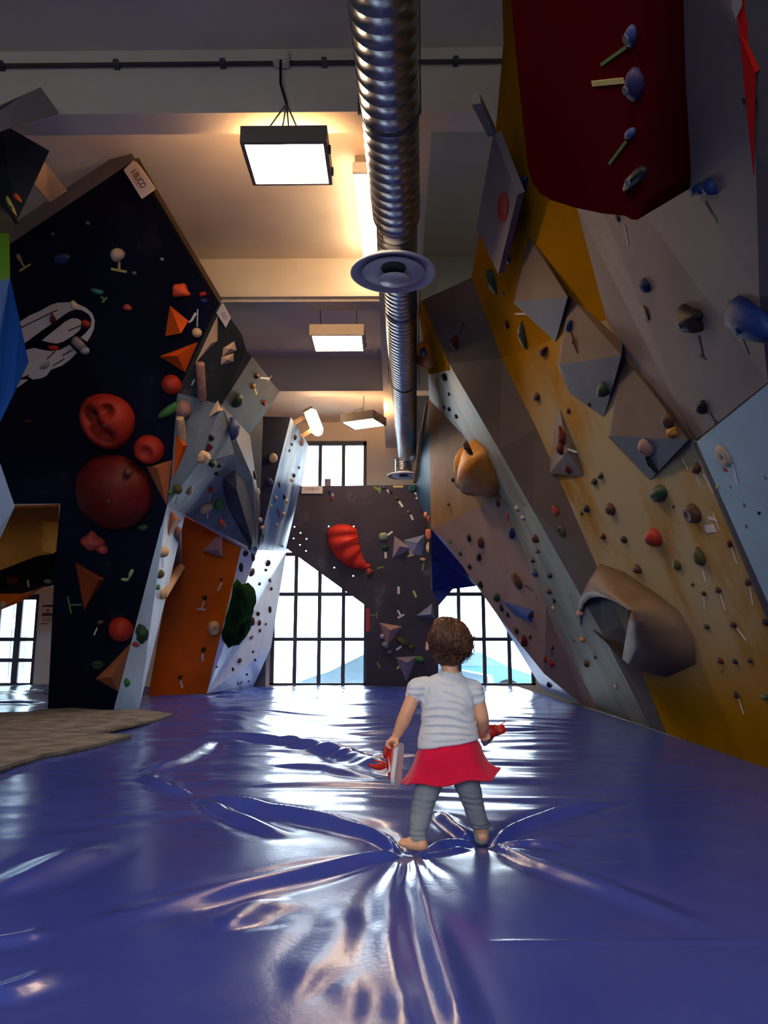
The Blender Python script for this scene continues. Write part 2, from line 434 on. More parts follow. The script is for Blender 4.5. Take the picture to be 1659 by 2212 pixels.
for y, lab in ((1.45, 'added fill lamp over the photographer, out of view'), (-2.2, 'added fill lamp in the rearmost bay behind the photographer')):  # both lamps are unseen, added to light the mat and the toddler
    a = 830 - 0.6 * FPX / (y * 1 + 3) if False else 0
    t = thing('flood_lamp', lab, 'lamp', (-0.8, y, 4.25), 'hanging panel lamps')
    slab('housing', (-1.12, y - 0.25, 4.152), (-0.48, y + 0.25, 4.28), LAMP_BODY, None, t)
    slab('diffuser', (-1.09, y - 0.22, 4.14), (-0.51, y + 0.22, 4.1515), EMIT, None, t)
    slab('ceiling_mount', (-0.82, y - 0.02, 4.28), (-0.78, y + 0.02, CZ), STEEL, None, t)
# tube lamp on the ceiling beside the duct
a, b = W(783, 375, 6.45), W(803, 556, 8.15)
t = thing('tube_lamp', 'long lit tube lamp on the ceiling beside the duct', 'lamp', (a + b) / 2)
bm = bmesh.new(); bar(bm, (a.x, a.y, 5.06), (b.x, b.y, 5.06), 0.17, 0.09); bm_obj('diffuser', bm, EMIT_T, t)
bm = bmesh.new(); bar(bm, (a.x, a.y - 0.02, 5.15), (b.x, b.y + 0.02, 5.15), 0.14, 0.09); bm_obj('housing', bm, LAMP_BODY, t)
bm = bmesh.new(); bar(bm, (a.x, a.y - 0.04, 5.06), (a.x, a.y, 5.06), 0.18, 0.10); bm_obj('end_cap', bm, WHITE_MET, t)
# work lamp on two wooden arms above the blue tower
t = thing('tube_lamp', 'short rounded lit lamp held on two wooden arms above the blue tower', 'lamp', W(680, 910, 11.9))
bm = bmesh.new(); tube(bm, [W(667, 886, 11.7), W(671, 892, 11.72), W(686, 930, 11.95), W(690, 938, 12.0)], [0.05, 0.098, 0.098, 0.05], 16); bm_obj('diffuser', bm, EMIT_T, t, True)
bm = bmesh.new(); bar(bm, W(664, 884, 11.76), W(688, 936, 12.06), 0.16, 0.10, (0, 1, 0)); bm_obj('housing', bm, LAMP_BODY, t)
for (a, b) in (((634, 914), (668, 895)), ((650, 944), (678, 926))):
    bm = bmesh.new(); bar(bm, W(a[0], a[1], 11.9), W(b[0], b[1], 11.95), 0.06, 0.06); bm_obj('arm', bm, mat('pine_wood', (0.55, 0.33, 0.16), 0.6, 0.2, 8, stretch=(1, 1, 6)), t)
# conduit and junction box on the first beam
t = thing('conduit', 'thin dark electrical conduit running along the first beam', 'conduit', (0, 5.12, 5.12))
za = W(600, 132, 5.10).z
bm = bmesh.new(); tube(bm, [(-8, 5.12, za + 0.0), (1.2, 5.12, za + 0.0)], 0.016, 8); bm_obj('pipe', bm, mat('conduit_grey', (0.08, 0.07, 0.07), 0.6), t)
pb = W(607, 125, 5.08)
bm = bmesh.new(); box(bm, pb - Vector((0.06, 0.03, 0.05)), pb + Vector((0.06, 0.06, 0.06))); bmesh.ops.bevel(bm, geom=bm.edges, offset=0.012, segments=2, affect='EDGES'); bm_obj('junction_box', bm, PLASTER, t)
for u in (0, 250, 480, 700, 985):
    q = W(u, 132, 5.1); bm = bmesh.new(); box(bm, (q.x - 0.02, 5.09, za - 0.025), (q.x + 0.02, 5.149, za + 0.025)); bm_obj('pipe_clip', bm, STEEL, t)
bm = bmesh.new(); tube(bm, [pb + Vector((0, -0.02, -0.03)), W(606, 180, 5.08), W(619, 224, 5.1)], 0.01, 6); bm_obj('lamp_lead', bm, BLACKM, t)
# poster on the wall beside the far left window
pa, pb2 = W(79, 1362, 14.97), W(130, 1270, 14.97)
po = thing('poster', 'cream printed poster on the wall right of the far left window', 'poster', pa)
slab('sheet', (pa.x, 14.975, pa.z), (pb2.x, 14.995, pb2.z), mat('cream_paper', (0.72, 0.55, 0.36), 0.8, 0.04), None, po)
dx = (pb2.x - pa.x) / 51; dz = (pb2.z - pa.z) / 92
def ps(nm, u0, v0, u1, v1, m): slab(nm, (pa.x + (u0 - 79) * dx, 14.970, pb2.z - (v1 - 1270) * dz), (pa.x + (u1 - 79) * dx, 14.975, pb2.z - (v0 - 1270) * dz), m, None, po)
RED = mat('print_red', (0.5, 0.05, 0.03), 0.7)
ps('print_line', 90, 1307, 93, 1312, INK); ps('print_line', 95, 1307, 122, 1311, INK)
ps('emblem', 99, 1316, 107, 1321, RED)
for k in range(6): ps('print_block', 90 + k * 6, 1324, 94.5 + k * 6, 1331, INK)
for v in (1334, 1338, 1341): ps('print_line', 90, v, 124, v + 0.8, INK)
ps('print_line', 88, 1346.5, 104, 1348.5, INK)
# ------------------------------------------------------------------ climbing walls
BV, BF, BN = [], [], []           # hit surface for placing holds: vertices, triangles, wall phrase
def holed_board(pts, holes, m, parent, th):
    # board with real drilled holes the daylight shines through
    pts = [Vector(p) for p in pts]; n = newell(pts)
    if n.dot(CAMP - pts[0]) < 0: pts = pts[::-1]; n = -n
    c = sum(pts, Vector()) / len(pts); bm = bmesh.new(); loops = []
    for off in (0.0, th):
        es = []
        for loop in [pts] + holes:
            vs = [bm.verts.new(p - n * ((p - c).dot(n)) - n * off) for p in loop]
            es += [bm.edges.new((vs[i], vs[(i + 1) % len(vs)])) for i in range(len(vs))]; loops.append(vs)
        bmesh.ops.triangle_fill(bm, use_beauty=True, use_dissolve=False, edges=es, normal=n)
    k = len(holes) + 1
    for a, b in zip(loops[:k], loops[k:]):
        for i in range(len(a)): j = (i + 1) % len(a); bm.faces.new((a[i], a[j], b[j], b[i]))
    return bm_obj('panel', bm, m, parent, loc=c)
def facet(pts, m, parent, phrase, th=0.035, name='panel', hit=True):
    pts = [Vector(p) for p in pts]
    n = newell(pts); c = sum(pts, Vector()) / len(pts)
    if n.dot(CAMP - c) < 0:
        pts = pts[::-1]; n = -n
    k = len(pts)
    bm = bmesh.new(); f = bm.faces.new([bm.verts.new(p) for p in pts]); bm.verts.index_update()
    bmesh.ops.triangulate(bm, faces=[f]); bm.verts.index_update()
    tris = [[v.index for v in t.verts] for t in bm.faces]; bm.free()
    if hit:
        b0 = len(BV); BV.extend([p.copy() for p in pts])
        for t in tris: BF.append([b0 + q for q in t]); BN.append(phrase)
    verts = pts + [p - n * th for p in pts]
    faces = tris + [[q + k for q in t[::-1]] for t in tris]
    for i in range(k):
        j = (i + 1) % k; faces.append([j, i, i + k, j + k])
    return mesh_obj(name, verts, faces, m, parent, loc=c)

NAVY = mat('navy_painted_ply', (0.0055, 0.006, 0.017), 0.55, 0.3, 1.2, chalk=0.06, holes=0.0, spec=0.03)
DARKG = mat('dark_green_grey_ply', (0.028, 0.032, 0.034), 0.6, 0.25, 2, chalk=0.25)
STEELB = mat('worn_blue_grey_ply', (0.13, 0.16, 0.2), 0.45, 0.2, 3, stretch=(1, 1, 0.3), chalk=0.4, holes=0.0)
BROWNG = mat('taupe_ply', (0.045, 0.038, 0.033), 0.6, 0.12, 2, chalk=0.1)
SLATE = mat('slate_ply', (0.05, 0.055, 0.08), 0.55, 0.15, 2, chalk=0.2)
GREYF = mat('grey_fascia', (0.2, 0.18, 0.175), 0.7, 0.06)
ORANGE = mat('orange_ply', (0.68, 0.115, 0.006), 0.5, 0.15, 1.6)
AMBER = mat('amber_ply', (0.5, 0.19, 0.028), 0.5, 0.2, 2)
WORN = mat('worn_white_blue_ply', (0.88, 0.93, 0.98), 0.35, 0.1, 3, spec=0.6, stretch=(2, 2, 0.4), col2=(0.74, 0.85, 0.95))
WORNB = mat('worn_blue_ply', (0.035, 0.10, 0.32), 0.4, 0.1, 1.4, col2=(0.36, 0.50, 0.68), lo=0.46, hi=0.70, stretch=(2, 2, 0.6))
BLUE = mat('blue_ply', (0.015, 0.07, 0.28), 0.5, 0.1, 2)
LBLUE = mat('pale_blue_ply', (0.13, 0.19, 0.33), 0.5, 0.1, 2, holes=0.6)
GREEN = mat('green_ply', (0.02, 0.1, 0.004), 0.5, 0.1, 2)
DSLATE = mat('charcoal_ply', (0.03, 0.032, 0.034), 0.6, 0.1, 2, holes=0.5)
BOARD = mat('charcoal_board', (0.04, 0.034, 0.052), 0.5, 0.15, 2, chalk=0.18)
DBLUE = mat('deep_blue_ply', (0.010, 0.02, 0.14), 0.4, 0.2, 2, chalk=0.1)
TEAL = mat('teal_blue_ply', (0.02, 0.06, 0.13), 0.5, 0.1, 2)
TAN = mat('tan_ply', (0.2, 0.115, 0.05), 0.6, 0.1, 2, holes=0.5, hole_scale=3)
PINKG = mat('pinkish_grey_ply', (0.3, 0.19, 0.15), 0.6, 0.1, 2, holes=0.5, hole_scale=3)
def yellow_paint():
    # yellow paint left along edges and foot, worn back to pale chalky ply where hands and feet go
    m = mat('yellow_painted_ply', (0.34, 0.150, 0.003), 0.55, 0.15, 1.3, holes=0.35, spec=0.0)
    nt = m.node_tree; N = nt.nodes; L = nt.links; b = N['Principled BSDF']
    src = b.inputs['Base Color'].links[0].from_socket
    geo = N.new('ShaderNodeNewGeometry'); sp = N.new('ShaderNodeSeparateXYZ'); L.new(geo.outputs['Position'], sp.inputs[0])
    mp = N.new('ShaderNodeMapping'); mp.inputs['Scale'].default_value = (1.0, 0.75, 0.30); L.new(geo.outputs['Position'], mp.inputs[0])
    no = N.new('ShaderNodeTexNoise'); no.inputs['Scale'].default_value = 1.7; no.inputs['Detail'].default_value = 7; no.inputs['Roughness'].default_value = 0.6; L.new(mp.outputs[0], no.inputs['Vector'])
    def rng(sock, a, c, lo, hi):
        r = N.new('ShaderNodeMapRange'); r.interpolation_type = 'SMOOTHSTEP'
        for k, v in zip((1, 2, 3, 4), (a, c, lo, hi)): r.inputs[k].default_value = v
        L.new(sock, r.inputs[0]); return r.outputs[0]
    def mul(a, c):
        k = N.new('ShaderNodeMath'); k.operation = 'MULTIPLY'; L.new(a, k.inputs[0]); L.new(c, k.inputs[1]); return k.outputs[0]
    f = mul(mul(rng(sp.outputs[2], 0.25, 1.0, 0, 1), rng(sp.outputs[2], 2.3, 3.3, 1, 0)), rng(no.outputs['Fac'], 0.32, 0.52, 0.10, 0.95))
    mx = N.new('ShaderNodeMix'); mx.data_type = 'RGBA'; L.new(f, mx.inputs[0]); L.new(src, mx.inputs[6]); mx.inputs[7].default_value = (0.40, 0.34, 0.20, 1)
    L.new(mx.outputs[2], b.inputs['Base Color'])
    return m
YELLOW = yellow_paint()
YELLOWP = mat('plain_yellow_ply', (0.32, 0.142, 0.003), 0.55, 0.14, 1.1, spec=0.0)
PALEPLY = mat('pale_worn_ply', (0.20, 0.195, 0.14), 0.5, 0.1, 2.5, col2=(0.10, 0.092, 0.06), stretch=(1, 1, 0.3), chalk=0.15)
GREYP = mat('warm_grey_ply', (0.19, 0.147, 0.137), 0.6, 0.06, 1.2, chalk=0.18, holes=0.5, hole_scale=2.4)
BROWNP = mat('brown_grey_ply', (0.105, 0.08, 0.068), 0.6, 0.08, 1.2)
ICE = mat('pale_steel_ply', (0.26, 0.40, 0.48), 0.5, 0.1, 2, chalk=0.3, holes=0.8, hole_scale=7)
REDP = mat('red_gelcoat', (0.075, 0.002, 0.005), 0.5, 0.15, 1.2, spec=0.0)
REDB = mat('bright_red_paint', (0.42, 0.008, 0.005), 0.5, 0.08)
EDGE = mat('raw_ply_edge', (0.40, 0.27, 0.15), 0.7, 0.2, 8)

# --- navy mushroom wall on the left
NF = F(175, 1530)
NN = Vector((0, -math.cos(math.radians(30)), -math.sin(math.radians(30)))).normalized()
def NV(u, v): return RP(u, v, NF, NN)
def FW(u, v): return W(u, v, NV(u, v).y + 0.12)
PH_N = 'the navy overhanging wall'
wn = thing('climbing_wall', 'tall navy black overhanging climbing wall on a narrow foot, left side', 'climbing wall', F(175, 1530))
facet([NV(*p) for p in ((20, 528), (292, 345), (474, 652), (383, 848), (371, 1020), (361, 1092), (247, 1532), (103, 1532), (118, 1230), (130, 1088), (-160, 1090), (-160, 640))], NAVY, wn, PH_N, 0.05)
facet([NV(20, 528), NV(292, 345), FW(277, 318), FW(36, 478)], GREYF, wn, PH_N, 0.03, 'fascia')
facet([NV(-160, 640), NV(20, 528), FW(36, 478), FW(-140, 590)], GREYF, wn, PH_N, 0.03, 'fascia')
# dark edge strip of the main panel
bm = bmesh.new(); bar(bm, NV(292, 345), NV(474, 652), 0.05, 0.05); bm_obj('edge_trim', bm, mat('dark_brown_edge', (0.04, 0.025, 0.015), 0.7), wn)
_a, _b, _c = NV(474, 652), NV(383, 848), W(479, 875, 7.75); _n = newell([_a, _b, _c])
q1, q2, q3, q4, q5, q6 = RP(522, 722, _a, _n), RP(532, 757, _a, _n), W(545, 770, RP(532, 757, _a, _n).y + 0.15), W(604, 847, 9.8), W(568, 897, 10.2), W(479, 875, 7.75)
PH_S = 'the side of the navy wall'
facet([NV(474, 652), q1, q2, q6, NV(383, 848)], DARKG, wn, PH_S)
facet([q2, q3, q4, q5, W(540, 940, 9.9), q6], BROWNG, wn, PH_S)
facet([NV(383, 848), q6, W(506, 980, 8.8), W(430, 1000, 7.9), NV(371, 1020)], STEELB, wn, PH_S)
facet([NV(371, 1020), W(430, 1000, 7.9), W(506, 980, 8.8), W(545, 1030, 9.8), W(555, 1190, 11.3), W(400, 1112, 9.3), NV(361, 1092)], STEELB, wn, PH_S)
facet([q6, W(540, 940, 9.9), q5, W(562, 1100, 10.8), W(555, 1190, 11.3), W(545, 1030, 9.8), W(506, 980, 8.8)], SLATE, wn, PH_S)
facet([NV(361, 1092), W(400, 1112, 9.3), W(345, 1345, 9.1), F(300, 1532), NV(247, 1532)], mat('steel_blue_foot', (0.46, 0.58, 0.74), 0.45, 0.2, 3, stretch=(1, 1, 0.3), chalk=0.2), wn, 'the foot of the navy wall')

# --- orange and pale blue column, with the blue tower over it
wo = thing('climbing_wall', 'orange fronted column with worn pale blue side and blue tower above', 'climbing wall', F(440, 1498))
facet([F(322, 1504), F(447, 1498), W(522, 1180, 11.1), W(400, 1116, 10.5), W(352, 1330, 11.1)], ORANGE, wo, 'the orange column')
facet([F(447, 1498), F(547, 1483), W(585, 1400, 14.0), W(602, 1290, 14.0), W(619, 1190, 13.9), W(556, 1188, 11.45), W(522, 1180, 11.1)], WORN, wo, 'the pale blue column side')
facet([W(556, 1188, 11.45), W(619, 1190, 13.9), W(652, 1047, 13.4), W(666, 960, 13.2), W(628, 901, 11.6)], WORNB, wo, 'the blue tower')
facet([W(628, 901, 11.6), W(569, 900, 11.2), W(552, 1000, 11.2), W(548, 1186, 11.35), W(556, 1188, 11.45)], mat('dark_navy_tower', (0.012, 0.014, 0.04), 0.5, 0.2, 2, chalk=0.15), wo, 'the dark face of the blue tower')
bm = bmesh.new(); bar(bm, W(378, 1093, 9.2), W(524, 1178, 11.05), 0.06, 0.06); bm_obj('top_rail', bm, mat('pale_rail', (0.45, 0.52, 0.58), 0.4), wo)

# --- charcoal board standing before the windows
BDY = 13.75
wb = thing('climbing_wall', 'charcoal climbing board before the windows with slanted lower cut-outs', 'climbing wall', (W(860, 1480, BDY).x, BDY, 0))
PH_B = 'the charcoal board'
BD = [W(u, v, BDY - (1480 - v) * 0.0008) for u, v in ((650, 1050), (926, 1047), (932, 1140), (932, 1272), (982, 1268), (948, 1308), (946, 1482), (792, 1482), (792, 1310), (618, 1184))]
o = facet([BD[i] for i in (0, 1, 2, 3, 5, 6, 7, 8, 9)], BOARD, wb, PH_B, 0.02); bpy.data.objects.remove(o)
_p = [BD[i] for i in (0, 1, 2, 3, 5, 6, 7, 8, 9)]; _n = newell(_p); _c = sum(_p, Vector()) / 9
holed_board(_p, [[RP(u + 1.9 * math.cos(t * math.pi / 4), v + 1.3 * math.sin(t * math.pi / 4), _c, _n) for t in range(8)] for u, v in ((636, 1138), (649, 1151), (634, 1163), (662, 1164), (648, 1177), (661, 1190), (710, 1137), (764, 1137), (763, 1244), (790, 1163), (788, 1272), (722, 1226))], BOARD, wb, 0.02)
facet([BD[3], BD[4], BD[5]], DBLUE, wb, PH_B, 0.06)

# --- far end of the right wall
wr = thing('climbing_wall', 'long faceted yellow and grey climbing wall leaning over the mat, right side', 'climbing wall', (2.25, 8, 0))
PH_R = 'the yellow right wall'
PH_A = 'the far narrow facet of the right wall'; PH_B2 = 'the pinkish facet of the right wall'; PH_C = 'the pale ridge strip of the right wall'; PH_D = 'the brown-grey facet of the right wall'
def RWP(Y, z, a):
    return Vector((2.18 + (Y - 4.5) * 0.14 / 8.5 - z * math.tan(math.radians(a)), Y, z))
def foot(u): return F(u, 1492 + (u - 1170) * 0.3436)
bt, bb = W(927, 862, 11.6), W(931, 1142, 11.9)
j = RW(1084, 1077, 21); cl = RW(925, 809, 22); cl2 = RW(999, 938, 20.5)
_n1 = newell([bt, j, bb]); cl2 = RP(999, 938, bt, _n1); jb = RP(1060, 1085, bt, _n1)
facet([bt, cl2, j, jb, bb], TAN, wr, PH_B2)
s1, s2, s3 = W(1022, 1250, 12.2), W(1100, 1368, 12.4), W(1163, 1475, 12.5)
_n2 = newell([bb, jb, foot(1292)]); m1, m2, m3 = RP(958, 1165, bb, _n2), RP(1075, 1330, bb, _n2), RP(1175, 1455, bb, _n2); lb2 = RP(1180, 1310, bb, _n2)
facet([bb, jb, j, lb2, foot(1292), foot(1255), m3, m2, m1], PINKG, wr, PH_B2)
facet([bb, m1, m2, m3, foot(1255), foot(1180), s3, s2, s1], WORN, wr, PH_A)
# end face of the wall (blue) and its raw timber edge
facet([bt, bb, W(900, 1070, 13.4), W(897, 1045, 13.5), W(908, 950, 13.0)], TEAL, wr, PH_A)
bm = bmesh.new(); bar(bm, W(924, 868, 11.75), W(896, 1042, 13.45), 0.06, 0.05); bm_obj('timber_edge', bm, EDGE, wr)
facet([bb, s1, W(1028, 1266, 12.6), W(975, 1273, 13.2), W(934, 1276, 13.3), W(932, 1200, 12.8)], DBLUE, wr, PH_A)
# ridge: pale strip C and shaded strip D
r0, r1, r2, r3, r4, r5 = RW(912, 648, 24), RW(969, 784, 24), RW(1079, 973, 24), RW(1150, 1100, 24), RW(1248, 1275, 23), RW(1302, 1370, 22.5)
rf = foot(1405)
facet([RW(903, 665, 22.5), r0, r1, RW(970, 800, 24), cl], YELLOWP, wr, PH_C)
facet([cl, r1, r2, r3, j, cl2, bt], PALEPLY, wr, PH_C)
facet([j, r3, r4, lb2], PALEPLY, wr, PH_C)
facet([lb2, r4, r5, rf, foot(1292)], PALEPLY, wr, PH_C)
e0, e1, e2, e3, e4, e5 = RW(1019, 600, 19.5), RW(1084, 774, 19), RW(1158, 923, 19), RW(1203, 1023, 19), RW(1289, 1223, 19), RW(1345, 1350, 19)
ef = foot(1440)
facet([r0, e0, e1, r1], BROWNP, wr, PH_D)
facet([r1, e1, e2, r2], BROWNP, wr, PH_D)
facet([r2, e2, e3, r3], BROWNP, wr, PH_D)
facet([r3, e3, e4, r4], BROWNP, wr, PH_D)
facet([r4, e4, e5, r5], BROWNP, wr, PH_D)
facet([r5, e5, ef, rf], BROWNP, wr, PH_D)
# yellow main face E
t0, t1, t2 = RW(1070, 288, 19.5), RW(1088, 90, 19.5), RW(1080, -120, 19.5)
g0, g1, g2, g3 = RW(1245, 445, 19.3), RW(1310, 690, 19), RW(1345, 760, 19), RW(1500, 952, 19)
facet([t2, t1, t0, e0, e1, g1, g0, RW(1190, 200, 19.4), RW(1160, -120, 19.5)], YELLOWP, wr, PH_R)
facet([e1, e2, e3, e4, e5, ef, foot(1760), RWP(-0.5, 0, 19), RWP(-0.5, 1.2, 19), RW(1900, 1290, 19), RW(1660, 1292, 19), g3, g2, g1], YELLOW, wr, PH_R)
# upper grey overhang G
wg = thing('climbing_wall', 'warm grey overhanging climbing wall hanging over the right edge', 'climbing wall', RW(1500, 952, 19))
PH_G = 'the grey right overhang'
ga, gb, gc = RW(1659, 826, 23), RW(1640, 640, 27), RW(1600, -120, 30)
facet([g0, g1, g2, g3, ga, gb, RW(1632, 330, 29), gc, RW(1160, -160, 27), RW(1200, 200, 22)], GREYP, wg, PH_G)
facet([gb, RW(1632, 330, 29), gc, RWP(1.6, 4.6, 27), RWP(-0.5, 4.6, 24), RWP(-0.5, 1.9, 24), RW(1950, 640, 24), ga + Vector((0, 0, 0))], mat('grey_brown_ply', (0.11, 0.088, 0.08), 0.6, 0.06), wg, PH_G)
facet([RW(u, v, a) - Vector((0.012, 0.0, 0.01)) for u, v, a in ((1590, -100, 29.8), (1606, 60, 29.6), (1622, 230, 29.3), (1636, 372, 29), (1641, 150, 29.3), (1659, 135, 28.6), (1760, -100, 27.5))], REDB, wg, PH_G, 0.01, 'red_patch')
facet([RW(u, v, a) - Vector((0.024, 0.0, 0.02)) for u, v, a in ((1597, -60, 29.8), (1600, 0, 29.7), (1609, 26, 29.6), (1622, 0, 29.4), (1625, -60, 29.3))], GREYP, wg, PH_G, 0.01, 'grey_patch')
# pale steel panel I nearest on the right
wi = thing('climbing_wall', 'pale steel-blue drilled climbing panel at the right edge', 'climbing wall', RW(1659, 1290, 21))
PH_I = 'the pale steel-blue panel'
i0 = RW(1505, 955, 20.5); ib = RW(1700, 1395, 20.5)
facet([i0, RW(1659, 829, 23), RW(1950, 600, 24), RW(1950, 1395, 17), ib], ICE, wi, PH_I)
facet([RW(1950, 600, 24), RWP(-0.5, 1.95, 23.9), RWP(-0.5, 0.75, 19), RW(1950, 1395, 17)], ICE, wi, PH_I)
facet([i0, ib, RW(1680, 1395, 19.3), RW(1497, 957, 19.2)], mat('dark_edge_ply', (0.05, 0.045, 0.06), 0.7), wi, PH_I, 0.02, 'side_board')  # side board in one even dark colour
# red slab H
wh = thing('climbing_volume', 'huge dark red rounded slab volume hanging over the grey overhang', 'climbing volume', RW(1300, 470, 27))
H = [(1100, -120), (1104, 0), (1112, 90), (1128, 250), (1140, 360), (1150, 395), (1166, 417), (1190, 432), (1240, 448), (1300, 461), (1350, 466), (1364, 474), (1376, 475), (1384, 464), (1389, 436), (1392, 0), (1392, -120)]
facet([RW(u, v, 31.5) for u, v in H], REDP, wh, 'the red slab volume', 0.26, 'slab_face')
# speckled top panel K with a painted red oval
wk = thing('climbing_volume', 'pale grey diamond volume with red oval at the top of yellow wall', 'climbing volume', RW(1075, 590, 22))
facet([RW(u, v, 21.5) for u, v in ((1066, 288), (1118, 420), (1076, 592), (1029, 492))], mat('pale_mauve_ply', (0.18, 0.145, 0.155), 0.6, 0.05), wk, 'the pale diamond panel', 0.05)
facet([RW(1085 + 11 * math.cos(a) - 5 * math.sin(a) * 0.5, 448 + 32 * math.sin(a) + 4 * math.cos(a), 21.6) for a in [k * math.pi / 10 for k in range(20)]], mat('oval_red', (0.30, 0.02, 0.02), 0.6), wk, 'the pale diamond panel', 0.004, 'red_oval', False)
# ceiling-side trim above the yellow wall
bm = bmesh.new(); bar(bm, RW(1028, 214, 25), RW(1062, 285, 21.5), 0.05, 0.05); tag(bm_obj('timber_batten', bm, GREYF), 'grey timber batten running from ceiling to top of the yellow wall', 'batten')

# --- faceted blue wall at the left edge
wl = thing('climbing_wall', 'faceted blue, green and charcoal wall cut by the left edge', 'climbing wall', W(0, 1180, 5.3))
PH_L = 'the blue left-edge wall'
k0, k1, k2, k3 = W(107, 326, 5.3), W(36, 478, 5.6), W(20, 505, 5.6), W(22, 600, 5.55)
facet([W(-250, 140, 4.6), W(0, 264, 5.0), k0, k1, k2, W(-250, 470, 4.6)], DSLATE, wl, PH_L)
facet([W(-250, 470, 4.6), k2, k3, W(-250, 690, 4.6)], GREEN, wl, PH_L)
facet([W(-250, 690, 4.6), k3, W(42, 690, 5.4), W(62, 782, 5.2), W(30, 850, 5.3), W(0, 912, 5.3), W(-250, 1000, 4.6)], BLUE, wl, PH_L)
facet([W(-250, 1000, 4.6), W(-20, 940, 5.3), W(0, 1000, 5.3), W(32, 1094, 5.3), W(2, 1160, 5.3), W(-250, 1500, 4.7)], LBLUE, wl, PH_L)
# pale boards at ceiling height, top left
wt = thing('ceiling_board', 'pale grey angled board under the first beam, top left', 'board', W(60, 240, 4.95))
facet([W(-120, 280, 4.7), W(0, 232, 4.75), W(50, 205, 4.8), W(88, 188, 4.85), W(127, 243, 5.0), W(60, 262, 4.9), W(0, 282, 4.8), W(-120, 330, 4.7)], GREYF, wt, PH_L, 0.04, 'board')
wt2 = thing('ceiling_board', 'warm lit pale board between charcoal wall and navy wall top', 'board', W(108, 420, 7.6))
facet([W(97, 350, 6.05), W(145, 412, 6.5), W(108, 437, 6.5), W(70, 392, 6.05)], mat('warm_pale_board', (0.62, 0.46, 0.30), 0.7), wt2, PH_L, 0.05, 'board')
facet([W(28, 278, 5.5), W(42, 272, 5.5), W(55, 292, 5.6), W(40, 300, 5.6)], MATS['warm_pale_board'], wt2, PH_L, 0.05, 'board')

# --- amber block and dark arch behind, left
wa = thing('climbing_wall', 'amber and orange boxed wall section behind navy wall, left edge', 'climbing wall', W(60, 1200, 10.2))
PH_M = 'the amber left section'
facet([W(-150, 1060, 9.6), W(33, 1093, 9.6), W(129, 1089, 9.6), W(128, 1134, 9.9), W(-150, 1010, 9.9)], AMBER, wa, PH_M)
facet([W(-150, 1040, 9.8), W(33, 1095, 9.8), W(128, 1134, 9.9), W(126, 1186, 10.2), W(115, 1196, 10.2), W(80, 1201, 10.2), W(0, 1232, 10.3), W(-150, 1300, 10.4)], AMBER, wa, PH_M)
facet([W(90, 1125, 9.75), W(128, 1134, 9.8), W(126, 1186, 10.0), W(115, 1196, 10.0), W(92, 1190, 10.0)], mat('bright_amber_ply', (0.66, 0.3, 0.05), 0.5), wa, PH_M, 0.02)
wd = thing('climbing_wall', 'black low arch with orange lip over the far left window', 'climbing wall', W(60, 1290, 12))
PH_V = 'the black arch'
facet([W(-200, 1180, 11.6), W(132, 1180, 11.6), W(124, 1262, 11.9), W(98, 1268, 11.9), W(48, 1282, 11.9), W(-200, 1290, 11.9)], mat('black_ply', (0.01, 0.009, 0.01), 0.6), wd, PH_V)
facet([W(-200, 1283, 11.8), W(55, 1283, 11.8), W(98, 1266, 11.8), W(45, 1300, 11.9), W(0, 1318, 11.9), W(-200, 1400, 12.0)], ORANGE, wd, PH_V)
